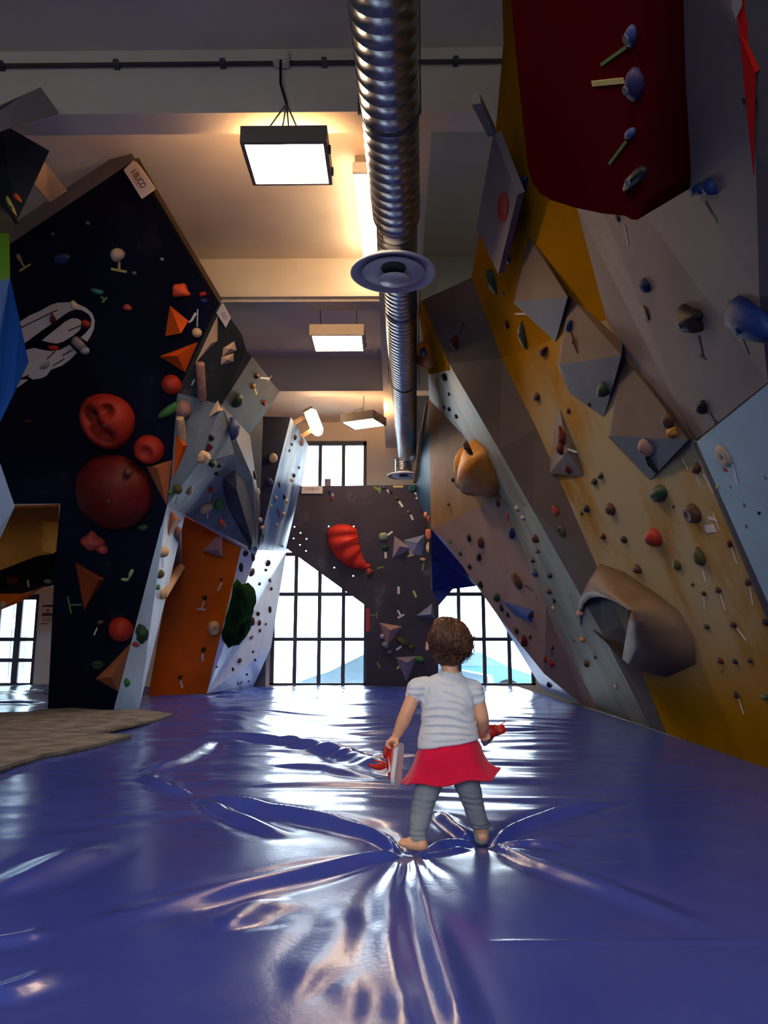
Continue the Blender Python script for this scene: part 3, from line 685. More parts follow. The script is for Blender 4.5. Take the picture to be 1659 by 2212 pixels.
# ------------------------------------------------------------------ crash mat: one big wrinkled vinyl cover
def mat_material():
    m = bpy.data.materials.new('blue_vinyl'); m.use_nodes = True
    nt = m.node_tree; N = nt.nodes; L = nt.links; b = N['Principled BSDF']
    tc = N.new('ShaderNodeTexCoord')
    no = N.new('ShaderNodeTexNoise'); no.inputs['Scale'].default_value = 0.7; no.inputs['Detail'].default_value = 6
    L.new(tc.outputs['Object'], no.inputs['Vector'])
    cr = N.new('ShaderNodeValToRGB'); cr.color_ramp.elements[0].position = 0.3; cr.color_ramp.elements[1].position = 0.7
    cr.color_ramp.elements[0].color = (0.036, 0.057, 0.33, 1); cr.color_ramp.elements[1].color = (0.050, 0.078, 0.41, 1)
    L.new(no.outputs['Fac'], cr.inputs[0])
    # scuffed, dustier patches (footprints and chalk)
    n2 = N.new('ShaderNodeTexNoise'); n2.inputs['Scale'].default_value = 2.2; n2.inputs['Detail'].default_value = 9; n2.inputs['Roughness'].default_value = 0.7
    L.new(tc.outputs['Object'], n2.inputs['Vector'])
    mr = N.new('ShaderNodeMapRange'); mr.inputs[1].default_value = 0.5; mr.inputs[2].default_value = 0.8; mr.inputs[4].default_value = 0.12
    L.new(n2.outputs['Fac'], mr.inputs[0])
    mx = N.new('ShaderNodeMix'); mx.data_type = 'RGBA'; mx.inputs[7].default_value = (0.14, 0.16, 0.24, 1)
    L.new(mr.outputs[0], mx.inputs[0]); L.new(cr.outputs[0], mx.inputs[6]); L.new(mx.outputs[2], b.inputs['Base Color'])
    m2 = N.new('ShaderNodeMapRange'); m2.inputs[1].default_value = 0.3; m2.inputs[2].default_value = 0.75; m2.inputs[3].default_value = 0.13; m2.inputs[4].default_value = 0.27
    L.new(n2.outputs['Fac'], m2.inputs[0]); L.new(m2.outputs[0], b.inputs['Roughness'])
    b.inputs['Specular IOR Level'].default_value = 0.30
    b.inputs['Coat Weight'].default_value = 0.0; b.inputs['Coat Roughness'].default_value = 0.08
    n3 = N.new('ShaderNodeTexNoise'); n3.inputs['Scale'].default_value = 70; n3.inputs['Detail'].default_value = 3
    L.new(tc.outputs['Object'], n3.inputs['Vector'])
    bp = N.new('ShaderNodeBump'); bp.inputs['Strength'].default_value = 0.10; bp.inputs['Distance'].default_value = 0.004
    L.new(n3.outputs['Fac'], bp.inputs['Height']); L.new(bp.outputs[0], b.inputs['Normal'])
    return m
rng = np.random.default_rng(7)
def vnoise(X, Y, sx, sy, seed):
    r = np.random.default_rng(seed); G = r.standard_normal((256, 256))
    x = X / sx + 37.3; y = Y / sy + 51.7
    xi = np.floor(x).astype(int); yi = np.floor(y).astype(int); fx = x - xi; fy = y - yi
    fx = fx * fx * fx * (fx * (fx * 6 - 15) + 10); fy = fy * fy * fy * (fy * (fy * 6 - 15) + 10)
    g = lambda a, b: G[(xi + a) % 256, (yi + b) % 256]
    return (g(0, 0) * (1 - fx) + g(1, 0) * fx) * (1 - fy) + (g(0, 1) * (1 - fx) + g(1, 1) * fx) * fy
def sstep(a, b, x):
    t = np.clip((x - a) / (b - a), 0, 1); return t * t * (3 - 2 * t)
FOOT_L, FOOT_R = W(892, 1835, 2.95), W(1041, 1812, 3.10)
# wrinkle crests traced on the floor: (points, height, half width, taper at start, taper at end)
CRESTS = [
    ([(868, 1836), (780, 1852), (660, 1880), (520, 1912), (400, 1942), (250, 1980), (60, 2030)], 0.024, 0.050, 0.05, 0.5),
    ([(862, 1828), (810, 1797), (720, 1772), (600, 1750), (480, 1727), (420, 1714)], 0.032, 0.050, 0.05, 0.2),
    ([(420, 1714), (360, 1700), (320, 1682), (335, 1668), (420, 1668)], 0.022, 0.035, 0.1, 0.3),
    ([(425, 1722), (520, 1765), (600, 1795), (660, 1806)], 0.022, 0.040, 0.15, 0.3),
    ([(866, 1848), (850, 1930), (845, 2010), (862, 2110), (890, 2212), (905, 2300)], 0.011, 0.040, 0.1, 0.2),
    ([(890, 1850), (905, 1920), (930, 2000), (960, 2090), (1000, 2212), (1030, 2300)], 0.017, 0.034, 0.05, 0.2),
    ([(905, 1846), (930, 1900), (975, 1980), (1010, 2040)], 0.010, 0.040, 0.05, 0.4),
    ([(1062, 1808), (1110, 1785), (1200, 1757), (1300, 1735), (1345, 1722)], 0.026, 0.035, 0.05, 0.4),
    ([(1065, 1812), (1150, 1815), (1250, 1835)], 0.014, 0.030, 0.05, 0.5),
    ([(1062, 1818), (1150, 1860), (1300, 1915), (1450, 1975), (1600, 2030)], 0.018, 0.040, 0.05, 0.5),
    ([(900, 1838), (950, 1815), (1000, 1808), (1030, 1812)], 0.026, 0.030, 0.1, 0.1),
    ([(905, 1842), (960, 1828), (1020, 1822)], 0.016, 0.020, 0.1, 0.3),
    ([(940, 1750), (985, 1780), (1022, 1800)], 0.022, 0.030, 0.3, 0.1),
    ([(395, 1590), (500, 1596), (620, 1606), (740, 1628), (840, 1664), (880, 1680)], 0.045, 0.075, 0.2, 0.2),
    ([(470, 1600), (440, 1615), (390, 1640), (330, 1660), (270, 1680)], 0.030, 0.060, 0.25, 0.3),
    ([(560, 1650), (700, 1660), (860, 1690)], 0.016, 0.050, 0.3, 0.3),
    ([(-60, 1960), (60, 1900), (180, 1840), (230, 1810)], 0.026, 0.070, 0.3, 0.4),
    ([(-60, 2160), (60, 2120), (140, 2085)], 0.016, 0.040, 0.3, 0.4),
    ([(-60, 2040), (60, 2020), (120, 2000)], 0.012, 0.030, 0.3, 0.4),
    ([(470, 2010), (540, 1960), (620, 1930)], 0.016, 0.050, 0.3, 0.4),
    ([(620, 2170), (680, 2080), (740, 2000), (730, 1940)], 0.007, 0.045, 0.3, 0.3),
    ([(760, 2212), (780, 2080), (800, 1980)], 0.006, 0.05, 0.3, 0.3),
    ([(60, 1490), (140, 1500), (230, 1512)], 0.03, 0.06, 0.2, 0.2),
    ([(300, 1512), (420, 1509), (560, 1500)], 0.03, 0.08, 0.2, 0.2),
]
def mat_height(X, Y):
    H = np.zeros_like(X)
    # fine crumple growing with distance (the far covers are slacker)
    far = sstep(3.2, 6.5, Y); mid = sstep(2.2, 3.6, Y) * (1 - sstep(4.5, 6, Y))
    wx_ = vnoise(X, Y, 1.5, 1.5, 3) * 0.25
    n1 = vnoise(X + 0.2 * Y, Y + wx_, 0.85, 0.16, 11); n2 = vnoise(X - 0.3 * Y, Y + wx_, 0.5, 0.10, 12)
    band = np.where(Y < 7, (1 - 0.8 * sstep(0.45, 1.2, X)) * (1 - 0.75 * sstep(-0.9, -1.7, X)), 1.0); tb_ = sstep(5.0, 8.0, Y); band = band * (1 - tb_) + tb_ * (1 - 0.5 * sstep(0.8, 1.6, X))
    far = far * band; mid = mid * band
    H += far * (0.009 * n1 + 0.004 * n2) + mid * (0.0035 * n1 + 0.0018 * n2)
    H += 0.016 * vnoise(X, Y, 1.4, 1.1, 21) * (0.4 + far) + 0.0022 * vnoise(X, Y, 0.6, 0.55, 22)
    near = 1 - sstep(2.8, 4.0, Y)
    H += near * 0.0002 * vnoise(X, Y, 0.16, 0.13, 23) * sstep(-0.9, 0.2, -np.abs(X + 0.25) + 0.75)
    for px, A, w, ta, tb in CRESTS:
        P = np.array([tuple(F(u, v))[:2] for u, v in px])
        seg = np.linalg.norm(np.diff(P, axis=0), axis=1); S = np.concatenate([[0], np.cumsum(seg)]); Lt = S[-1]
        lo = P.min(0) - 5 * w; hi = P.max(0) + 5 * w
        msk = (X > lo[0]) & (X < hi[0]) & (Y > lo[1]) & (Y < hi[1])
        if not msk.any(): continue
        x = X[msk]; y = Y[msk]
        best = np.full(x.shape, 1e9); tt = np.zeros_like(x); sg = np.zeros_like(x)
        for i in range(len(P) - 1):
            d = P[i + 1] - P[i]; l2 = d @ d + 1e-12
            t = np.clip(((x - P[i, 0]) * d[0] + (y - P[i, 1]) * d[1]) / l2, 0, 1)
            dx = x - P[i, 0] - t * d[0]; dy = y - P[i, 1] - t * d[1]
            dd = np.hypot(dx, dy); k = dd < best
            best = np.where(k, dd, best); tt = np.where(k, (S[i] + t * seg[i]) / Lt, tt)
            sg = np.where(k, np.sign(d[0] * dy - d[1] * dx), sg)
        env = sstep(0, ta, tt + 1e-6) * sstep(0, tb, 1 - tt + 1e-6) if tb > 0 else 1
        ww = w * (0.35 + 0.65 * sstep(0, 0.35, tt))
        q = best / ww
        H[msk] += A * env * (np.exp(-q ** 2) - 0.25 * np.exp(-((q - 1.9) / 0.8) ** 2))
    # hollows under the feet
    for f, a in ((FOOT_L, 0.020), (FOOT_R, 0.020)):
        r = np.hypot((X - f.x) * 0.85, Y - f.y)
        H -= a * np.exp(-(r / 0.09) ** 2) + 0.009 * np.exp(-(r / 0.25) ** 2)
    # weld seams on the right-hand covers
    for v, ua, ub in ((2032, 985, 1800), (1721, 1100, 1800)):
        y0 = F(1300, v).y; xa_ = F(ua, v).x
        H += 0.0035 * np.exp(-((Y - y0) / 0.008) ** 2) * sstep(xa_, xa_ + 0.15, X)
    # lies flat under carpets and along the wall feet
    fl = sstep(-1.9, -2.5, X) * sstep(5.0, 5.6, Y) * (1 - sstep(9.3, 9.8, Y))
    H *= 1 - fl * 0.92
    H *= 1 - 0.9 * sstep(1.75, 2.15, X)
    H -= 0.012 * fl
    return H
def mat_grid():
    xs = np.concatenate([np.arange(-9.0, -3.2, 0.09), np.arange(-3.2, -1.3, 0.03), np.arange(-1.3, 1.3, 0.0125), np.arange(1.3, 2.30, 0.025)])
    ys = np.concatenate([np.arange(-1.5, 1.0, 0.1), np.arange(1.0, 3.2, 0.0125), np.arange(3.2, 6.0, 0.02), np.arange(6.0, 14.62, 0.032)])
    X, Y = np.meshgrid(xs, ys, indexing='ij')
    # keep the right edge along the foot line of the wall
    Z = mat_height(X, Y)
    nx, ny = X.shape
    V = np.stack([X, Y, Z], -1).reshape(-1, 3)
    idx = np.arange(nx * ny).reshape(nx, ny)
    Q = np.stack([idx[:-1, :-1], idx[1:, :-1], idx[1:, 1:], idx[:-1, 1:]], -1).reshape(-1, 4)
    # skirt down to the floor
    ring = np.concatenate([idx[:, 0], idx[-1, 1:], idx[-2::-1, -1], idx[0, -2:0:-1]])
    low = V[ring].copy(); low[:, 2] = -0.32
    b0 = len(V); n = len(ring); k = np.arange(n)
    Q2 = np.stack([ring[k], b0 + k, b0 + (k + 1) % n, ring[(k + 1) % n]], -1)
    V = np.concatenate([V, low]); Q = np.concatenate([Q, Q2])
    me = bpy.data.meshes.new('crash_mat')
    me.vertices.add(len(V)); me.vertices.foreach_set('co', V.astype(np.float32).ravel())
    me.loops.add(Q.size); me.loops.foreach_set('vertex_index', Q.astype(np.int32).ravel())
    me.polygons.add(len(Q)); me.polygons.foreach_set('loop_start', np.arange(0, Q.size, 4, dtype=np.int32)); me.polygons.foreach_set('loop_total', np.full(len(Q), 4, np.int32))
    me.polygons.foreach_set('use_smooth', np.ones(len(Q), bool))
    me.update(calc_edges=True); me.validate()
    me.materials.append(mat_material())
    o = bpy.data.objects.new('crash_mat', me); COL.objects.link(o)
    return tag(o, 'huge shiny blue vinyl crash mat with wrinkles covering the floor', 'crash mat')
mat_grid()
def matz(x, y): return float(mat_height(np.array([[x]]), np.array([[y]]))[0, 0])

# grey carpet offcuts at the left
CARPET = mat('worn_grey_carpet', (0.13, 0.122, 0.12), 0.95, 0.35, 6, col2=(0.26, 0.24, 0.23), bump=0.6, bscale=220, chalk=0.2)
CARPET_E = mat('frayed_carpet_edge', (0.10, 0.09, 0.085), 0.95, 0.5, 60, bump=0.8, bscale=300)
def carpet(label, px, th, z0, dent):
    P = [F(u, v, z0 + th) for u, v in px]
    # finer, slightly frayed outline
    r = random.Random(len(px)); Q = []
    for a, b in zip(P, P[1:] + P[:1]):
        n = max(2, int((b - a).length / 0.05))
        for i in range(n):
            p = a.lerp(b, i / n); Q.append(p + Vector((r.uniform(-1, 1), r.uniform(-1, 1), 0)) * 0.008)
    t = thing('carpet_offcut', label, 'carpet', (P[0].x, P[0].y, z0))
    k = len(Q)
    mesh_obj('pile', Q + [q - Vector((0, 0, th * 0.6)) for q in Q], [list(range(k)), list(range(2 * k - 1, k - 1, -1))] + [[(i + 1) % k, i, i + k, (i + 1) % k + k] for i in range(k)], CARPET, t)
    Q2 = [q - Vector((0, 0, th * 0.6)) for q in Q]; c = sum(Q, Vector()) / k
    Q2 = [q + (q - c).normalized() * 0.006 for q in Q2]
    mesh_obj('backing', Q2 + [Vector((q.x, q.y, z0)) for q in Q2], [list(range(k)), list(range(2 * k - 1, k - 1, -1))] + [[(i + 1) % k, i, i + k, (i + 1) % k + k] for i in range(k)], CARPET_E, t)
carpet('grey carpet offcut laid against the foot of the navy wall', [(-220, 1545), (60, 1537), (103, 1531), (160, 1529), (230, 1534), (300, 1531), (372, 1541), (340, 1553), (270, 1568), (208, 1581), (120, 1580), (0, 1572), (-220, 1560)], 0.028, 0.0, 0)
carpet('frayed grey carpet offcut nearest the camera at the left edge', [(-260, 1575), (0, 1573), (120, 1581), (205, 1583), (283, 1586), (240, 1600), (160, 1616), (80, 1632), (0, 1656), (-260, 1735)], 0.032, 0.0, 0)
# ------------------------------------------------------------------ holds, volumes, tape: all fixed to the wall they hit
def build_bvh(): return BVHTree.FromPolygons([tuple(v) for v in BV], BF)
BVH = build_bvh()
def hit(u, v):
    d = ray(u, v).normalized()
    loc, n, i, dist = BVH.ray_cast(CAMP, d)
    if loc is None: return None
    n = Vector(n)
    if n.dot(d) > 0: n = -n
    return Vector(loc), n, BN[i]
CX, CY_ = CAMR @ Vector((1, 0, 0)), CAMR @ Vector((0, 1, 0))
def frame(n, rot=0.0):
    x = (CX - n * CX.dot(n)).normalized(); y = n.cross(x)
    if y.dot(CY_) < 0: y = -y; 
    r = math.radians(rot)
    x2 = x * math.cos(r) + y * math.sin(r); y2 = n.cross(x2)
    return x2, y2
HC = {'cream': (0.62, 0.47, 0.33), 'tan': (0.50, 0.33, 0.20), 'blue': (0.009, 0.024, 0.11), 'navy blue': (0.02, 0.035, 0.12), 'teal': (0.03, 0.14, 0.15), 'orange': (0.65, 0.10, 0.015),
      'bright orange': (0.80, 0.10, 0.03), 'red': (0.30, 0.020, 0.010), 'dark red': (0.095, 0.006, 0.005), 'pink': (0.42, 0.06, 0.05), 'grey': (0.17, 0.165, 0.17), 'green': (0.04, 0.15, 0.04),
      'dark green': (0.018, 0.05, 0.022), 'olive': (0.06, 0.056, 0.02), 'brown': (0.075, 0.030, 0.017), 'dark brown': (0.032, 0.018, 0.013), 'pale green': (0.30, 0.36, 0.20), 'amber': (0.42, 0.17, 0.02),
      'lilac': (0.28, 0.24, 0.36), 'purple grey': (0.09, 0.07, 0.11), 'coral': (0.70, 0.20, 0.09), 'yellow': (0.55, 0.42, 0.08), 'slate blue': (0.042, 0.055, 0.14), 'black': (0.012, 0.012, 0.014),
      'pale pink': (0.27, 0.14, 0.12), 'white': (0.72, 0.68, 0.64), 'purple': (0.028, 0.02, 0.06), 'pale grey': (0.27, 0.26, 0.28)}
def hm(c): return mat('hold_' + c.replace(' ', '_'), HC[c], 0.5, 0.14, 9, bump=0.15, bscale=60, chalk=0.04, spec=0.2)
PEND = []      # (object, base label, noun, category, height, group)
ORD = ['', 'first', 'second', 'third', 'fourth', 'fifth', 'sixth', 'seventh', 'eighth', 'ninth', 'tenth', 'eleventh', 'twelfth', 'thirteenth', 'fourteenth', 'fifteenth', 'sixteenth', 'seventeenth', 'eighteenth', 'nineteenth', 'twentieth']
ICO = {}
def ico(sub):
    if sub not in ICO:
        bm = bmesh.new(); bmesh.ops.create_icosphere(bm, subdivisions=sub, radius=1.0)
        bm.verts.index_update()
        ICO[sub] = (np.array([v.co[:] for v in bm.verts]), [[v.index for v in f.verts] for f in bm.faces]); bm.free()
    return ICO[sub]
def shape(kind, seed):
    r = np.random.default_rng(seed)
    sub = 2
    if kind in ('skull', 'boulder', 'leaf', 'teardrop', 'bigball', 'lobes'): sub = 4
    elif kind in ('ball', 'dish', 'halfmoon', 'ring'): sub = 3
    V, Fc = ico(sub); V = V.copy()
    if kind == 'blob':
        for _ in range(5):
            d = r.standard_normal(3); d /= np.linalg.norm(d)
            V *= (1 + r.uniform(-0.22, 0.30) * np.exp(-((1 - V @ d / np.linalg.norm(V, axis=1)) / 0.35) ** 2))[:, None]
        V[:, 0] *= 1 + 0.25 * r.uniform(-1, 1) * V[:, 1]
    elif kind == 'wedge':
        V[:, 2] *= 0.75 + 0.45 * V[:, 1]; V = np.sign(V) * np.abs(V) ** 0.75
        V[:, 0] *= 1 + 0.3 * r.uniform(-1, 1) * V[:, 1]
    elif kind == 'drop':
        V[:, 0] *= 0.62 - 0.42 * V[:, 1]
    elif kind == 'lobes':
        a = np.arctan2(V[:, 1], V[:, 0]); V *= (1 + 0.16 * np.cos(4 * a + r.uniform(0, 6)) * (1 - np.abs(V[:, 2])))[:, None]
        V[:, 0] *= 1 - 0.22 * V[:, 1]
    elif kind == 'twin':
        V[:, 0] *= 0.62 + 0.5 * np.abs(V[:, 1]) ** 1.5; V[:, 1] *= 1.05
    elif kind == 'dish':
        f = V[:, 2] > 0.35; rr = np.hypot(V[:, 0], V[:, 1])
        V[:, 2] = np.where(f, np.minimum(V[:, 2], 0.78) - 0.30 * np.exp(-(rr / 0.42) ** 2), V[:, 2])
    elif kind == 'ring':
        rr = np.hypot(V[:, 0], V[:, 1]); V[:, 2] = np.where(V[:, 2] > 0, V[:, 2] * (0.15 + 0.85 * sstep(0.3, 0.55, rr)) , V[:, 2])
    elif kind == 'skull':
        for dx, dy, s, dep in ((0.25, 0.45, 0.22, 0.30), (-0.35, 0.35, 0.30, 0.40), (-0.35, -0.15, 0.28, 0.35), (0.02, -0.42, 0.24, 0.32), (-0.05, 0.0, 0.18, 0.10)):
            q = np.hypot(V[:, 0] - dx, V[:, 1] - dy); V[:, 2] -= np.where(V[:, 2] > 0, 2.4 * dep * np.exp(-(q / (0.85 * s)) ** 2), 0)
        V[:, 0] *= 1 + 0.12 * V[:, 1]; V[:, 1] *= 1 - 0.10 * V[:, 0]
    elif kind == 'boulder':
        z = V[:, 1] + 0.22 * np.sin(2.2 * V[:, 0]) - 0.05
        V *= (1 - 0.30 * np.exp(-((z - 0.05) / 0.09) ** 2) - 0.16 * np.exp(-((z + 0.45) / 0.12) ** 2) + 0.05 * np.sin(6 * V[:, 0] + 3 * V[:, 1]))[:, None]
        V[:, 0] *= 1 + 0.12 * V[:, 1]
    elif kind == 'leaf':
        a = np.arctan2(V[:, 1], V[:, 0])
        V *= (1 + 0.07 * np.sin(3 * a + 1) + 0.05 * np.sin(7 * a) + 0.04 * np.sin(15 * a + 2))[:, None]
        V[:, 2] *= 1 - 0.35 * np.exp(-((V[:, 0] + 0.25 * V[:, 1]) / 0.10) ** 2) + 0.12 * np.sin(5 * V[:, 1] + 2 * V[:, 0])
        V[:, 0] *= 1 - 0.12 * V[:, 1] ** 2
    elif kind == 'bigball':
        V = V * 1.0; q = np.round(V * 2.1) / 2.1; V = V * 0.88 + q * 0.12
        V /= np.linalg.norm(V, axis=1).max()
    elif kind == 'finger':
        V[:, 0] *= 0.9 + 0.3 * V[:, 1]; V[:, 0] += 0.25 * V[:, 1] ** 2
    elif kind == 'halfmoon':
        V[:, 0] = np.where(V[:, 0] > 0, V[:, 0] * 0.25, V[:, 0]); V[:, 1] *= 1 - 0.25 * np.abs(V[:, 0])
    V[:, 2] = np.maximum(V[:, 2], -0.12)
    return V, Fc
SMESH = {}
def hold(u, v, w, h, col, kind='blob', rot=0, dep=None, lab=None, noun=None, seed=None, off=0.0, fit=0.65):
    r = hit(u, v)
    if r is None: return None
    p, n, ph = r
    s = pxm(p); x, y = frame(n, rot)
    vd = (p - CAMP).normalized()
    sx = w * s / 2 / max((x - vd * x.dot(vd)).length, fit); sy = h * s / 2 / max((y - vd * y.dot(vd)).length, fit)
    sz = (dep * s if dep else 0.62 * min(w, h) * s)
    small = max(w, h) < 30
    if seed is None: seed = (int(u) * 7 + int(v) * 13) % (6 if small else 997)
    key = (kind, seed, col)
    if key not in SMESH:
        V, Fc = shape(kind, seed)
        me = bpy.data.meshes.new('climbing_hold'); me.from_pydata(V.tolist(), [], Fc); me.update()
        if kind not in ('wedge',): me.polygons.foreach_set('use_smooth', [True] * len(me.polygons))
        me.materials.append(hm(col)); SMESH[key] = me
    o = bpy.data.objects.new('climbing_hold', SMESH[key]); COL.objects.link(o)
    M = Matrix((x, y, n)).transposed().to_4x4()
    o.matrix_world = Matrix.Translation(p + n * (off - 0.02 * sz)) @ M @ Matrix.Diagonal((sx, sy, sz, 1))
    size = 'small ' if max(w, h) < 18 else ('large ' if max(w, h) > 55 else '')
    nn = noun or {'ball': 'ball hold', 'wedge': 'wedge hold', 'dish': 'dished round hold', 'drop': 'drop-shaped hold', 'lobes': 'lobed hold', 'twin': 'double hold', 'finger': 'finger hold', 'ring': 'ring hold', 'leaf': 'leaf-shaped hold', 'halfmoon': 'half-moon hold', 'bigball': 'round volume'}.get(kind, 'climbing hold')
    PEND.append((o, lab or '%s%s %s on %s' % (size, col, nn, ph), 'climbing hold', p.z, 'holds on ' + ph, bool(lab)))
    if max(w, h) >= 40 and kind not in ('leaf', 'ring'):
        bm = bmesh.new(); lathe(bm, [(0.005, 0), (0.010, 0), (0.010, 0.004), (0.004, 0.004)], Matrix.Translation((0, 0, 0)), 8)
        V = np.array([q.co[:] for q in SMESH[key].vertices]); k = np.argmin(np.hypot(V[:, 0] - 0.1, V[:, 1] - 0.05) - 0.3 * V[:, 2])
        b = bm_obj('bolt', bm, STEEL); b.parent = o
        b.matrix_parent_inverse = Matrix.Identity(4)
        b.matrix_basis = Matrix.Translation(V[k]) @ Matrix.Diagonal((1 / sx, 1 / sy, 1 / sz, 1)) @ Matrix.Scale(1.3, 4)
    return o
def plane_of(px):
    hs = [hit(*q) for q in px]; hs = [a for a in hs if a]
    return hs
def volume(base, apex, h, m, label=None, col=None, name='climbing_volume', under=None):
    hs = [hit(*q) for q in base]
    ok = [a for a in hs if a]
    if not ok: return None
    n = sum((a[1] for a in ok), Vector()).normalized(); c = sum((a[0] for a in ok), Vector()) / len(ok)
    s = pxm(c)
    P = [RP(q[0], q[1], c, n) for q in base]
    aps = apex if isinstance(apex, list) else [apex]
    A = [RP(q[0], q[1], c + n * (h * s), n) for q in aps]
    k = len(P)
    bm = bmesh.new()
    vs = [bm.verts.new(p + n * 0.002) for p in P] + [bm.verts.new(p - n * 0.02) for p in P] + [bm.verts.new(a) for a in A]
    bmesh.ops.convex_hull(bm, input=bm.verts)
    bmesh.ops.dissolve_limit(bm, angle_limit=0.03, verts=bm.verts, edges=bm.edges)
    o = bm_obj(name, bm, m, loc=c)
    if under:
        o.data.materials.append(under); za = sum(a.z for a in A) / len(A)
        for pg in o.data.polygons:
            if pg.center.z + c.z < za - 0.02: pg.material_index = 1  # bluish cast of faces below the ridge is put in as a second colour
    PEND.append((o, label or '%s faceted volume on %s' % (col, ok[0][2]), 'climbing volume', c.z, 'volumes on ' + ok[0][2], bool(label)))
    # volumes can carry holds too
    b0 = len(BV); me = o.data; me.calc_loop_triangles()
    for vtx in me.vertices: BV.append(vtx.co + c)
    for t in me.loop_triangles: BF.append([b0 + i for i in t.vertices]); BN.append(ok[0][2])
    return o
TAPEW = mat('white_tape', (0.62, 0.56, 0.52), 0.7, 0.1, 30); TAPEY = mat('yellow_tape', (0.50, 0.42, 0.14), 0.7, 0.1, 30); TAPEG = mat('green_tape', (0.12, 0.22, 0.06), 0.7, 0.1, 30)
TAPEB = mat('dark_tape', (0.03, 0.03, 0.04), 0.7, 0.1, 30); TAPER = mat('red_tape', (0.40, 0.04, 0.05), 0.7, 0.1, 30)
TP = {'white': TAPEW, 'yellow': TAPEY, 'green': TAPEG, 'dark': TAPEB, 'red': TAPER}
def tape(pts, col='white', w=4.5, t_end=0, lab=None, hold_on=None):
    r = hit(*pts[0])
    if r is None: return
    p, n, ph = r; s = pxm(p)
    P = [RP(a, b, p + n * 0.0015, n) for a, b in pts]
    bm = bmesh.new(); wd = w * s
    for a, b in zip(P, P[1:]): bar(bm, a, b, wd, 0.003, n)
    if t_end:
        d = (P[-1] - P[-2]).normalized(); q = d.cross(n).normalized()
        bar(bm, P[-1] - q * (t_end * s / 2), P[-1] + q * (t_end * s / 2), wd, 0.0032, n)
    o = bm_obj('tape_mark', bm, TP[col], loc=p)
    PEND.append((o, lab or '%s tape %s on %s' % (col, 'T mark' if t_end else 'strip', ph), 'tape', p.z, 'tape marks on ' + ph, bool(lab)))
def log(a, b, w, col, lab):
    ra, rb = hit(*a), hit(*b); ra = ra or rb; rb = rb or ra
    p = ra[0]; s = pxm(p)
    dn = min(depth(ra[0]), depth(rb[0]) - 0.0)
    def at(q, r):
        d = ray(*q); d = d / d.y
        P0 = CAMP + d * r[0].y
        return P0 - ray(*q).normalized() * (w * s * 1.1)
    A, B = at(a, ra), at(b, rb)
    bm = bmesh.new(); d = (B - A)
    tube(bm, [A, A + d * 0.02, B - d * 0.02, B], [w * s * 0.45, w * s * 0.5, w * s * 0.5, w * s * 0.45], 18)
    o = bm_obj('wooden_log_hold', bm, mat('log_' + col, HC[col], 0.6, 0.2, 12, stretch=(3, 3, 0.6)), loc=(A + B) / 2, smooth=True)
    PEND.append((o, lab, 'climbing hold', A.z, 'log holds', True))
def plates(polys, m, label, cat, name, off=0.006, strips=()):
    hs = [hit(*q) for q in polys[1]]; hs = [a for a in hs if a]; p, n = hs[0][0], hs[0][1]
    t = thing(name, label, cat, p)
    for pl in polys:
        P = [RP(a, b, p + n * off, n) for a, b in pl]; k = len(P)
        mesh_obj('painted_patch', P + [q - n * (off - 0.001) for q in P], [list(range(k)), list(range(2 * k - 1, k - 1, -1))] + [[(i + 1) % k, i, i + k, (i + 1) % k + k] for i in range(k)], m, t)
    for a, b in strips:
        bm = bmesh.new(); bar(bm, RP(a[0], a[1], p + n * (off + 0.001), n), RP(b[0], b[1], p + n * (off + 0.001), n), 2.4 * pxm(p), 0.002, n); bm_obj('dark_line', bm, INK, t)
    return t
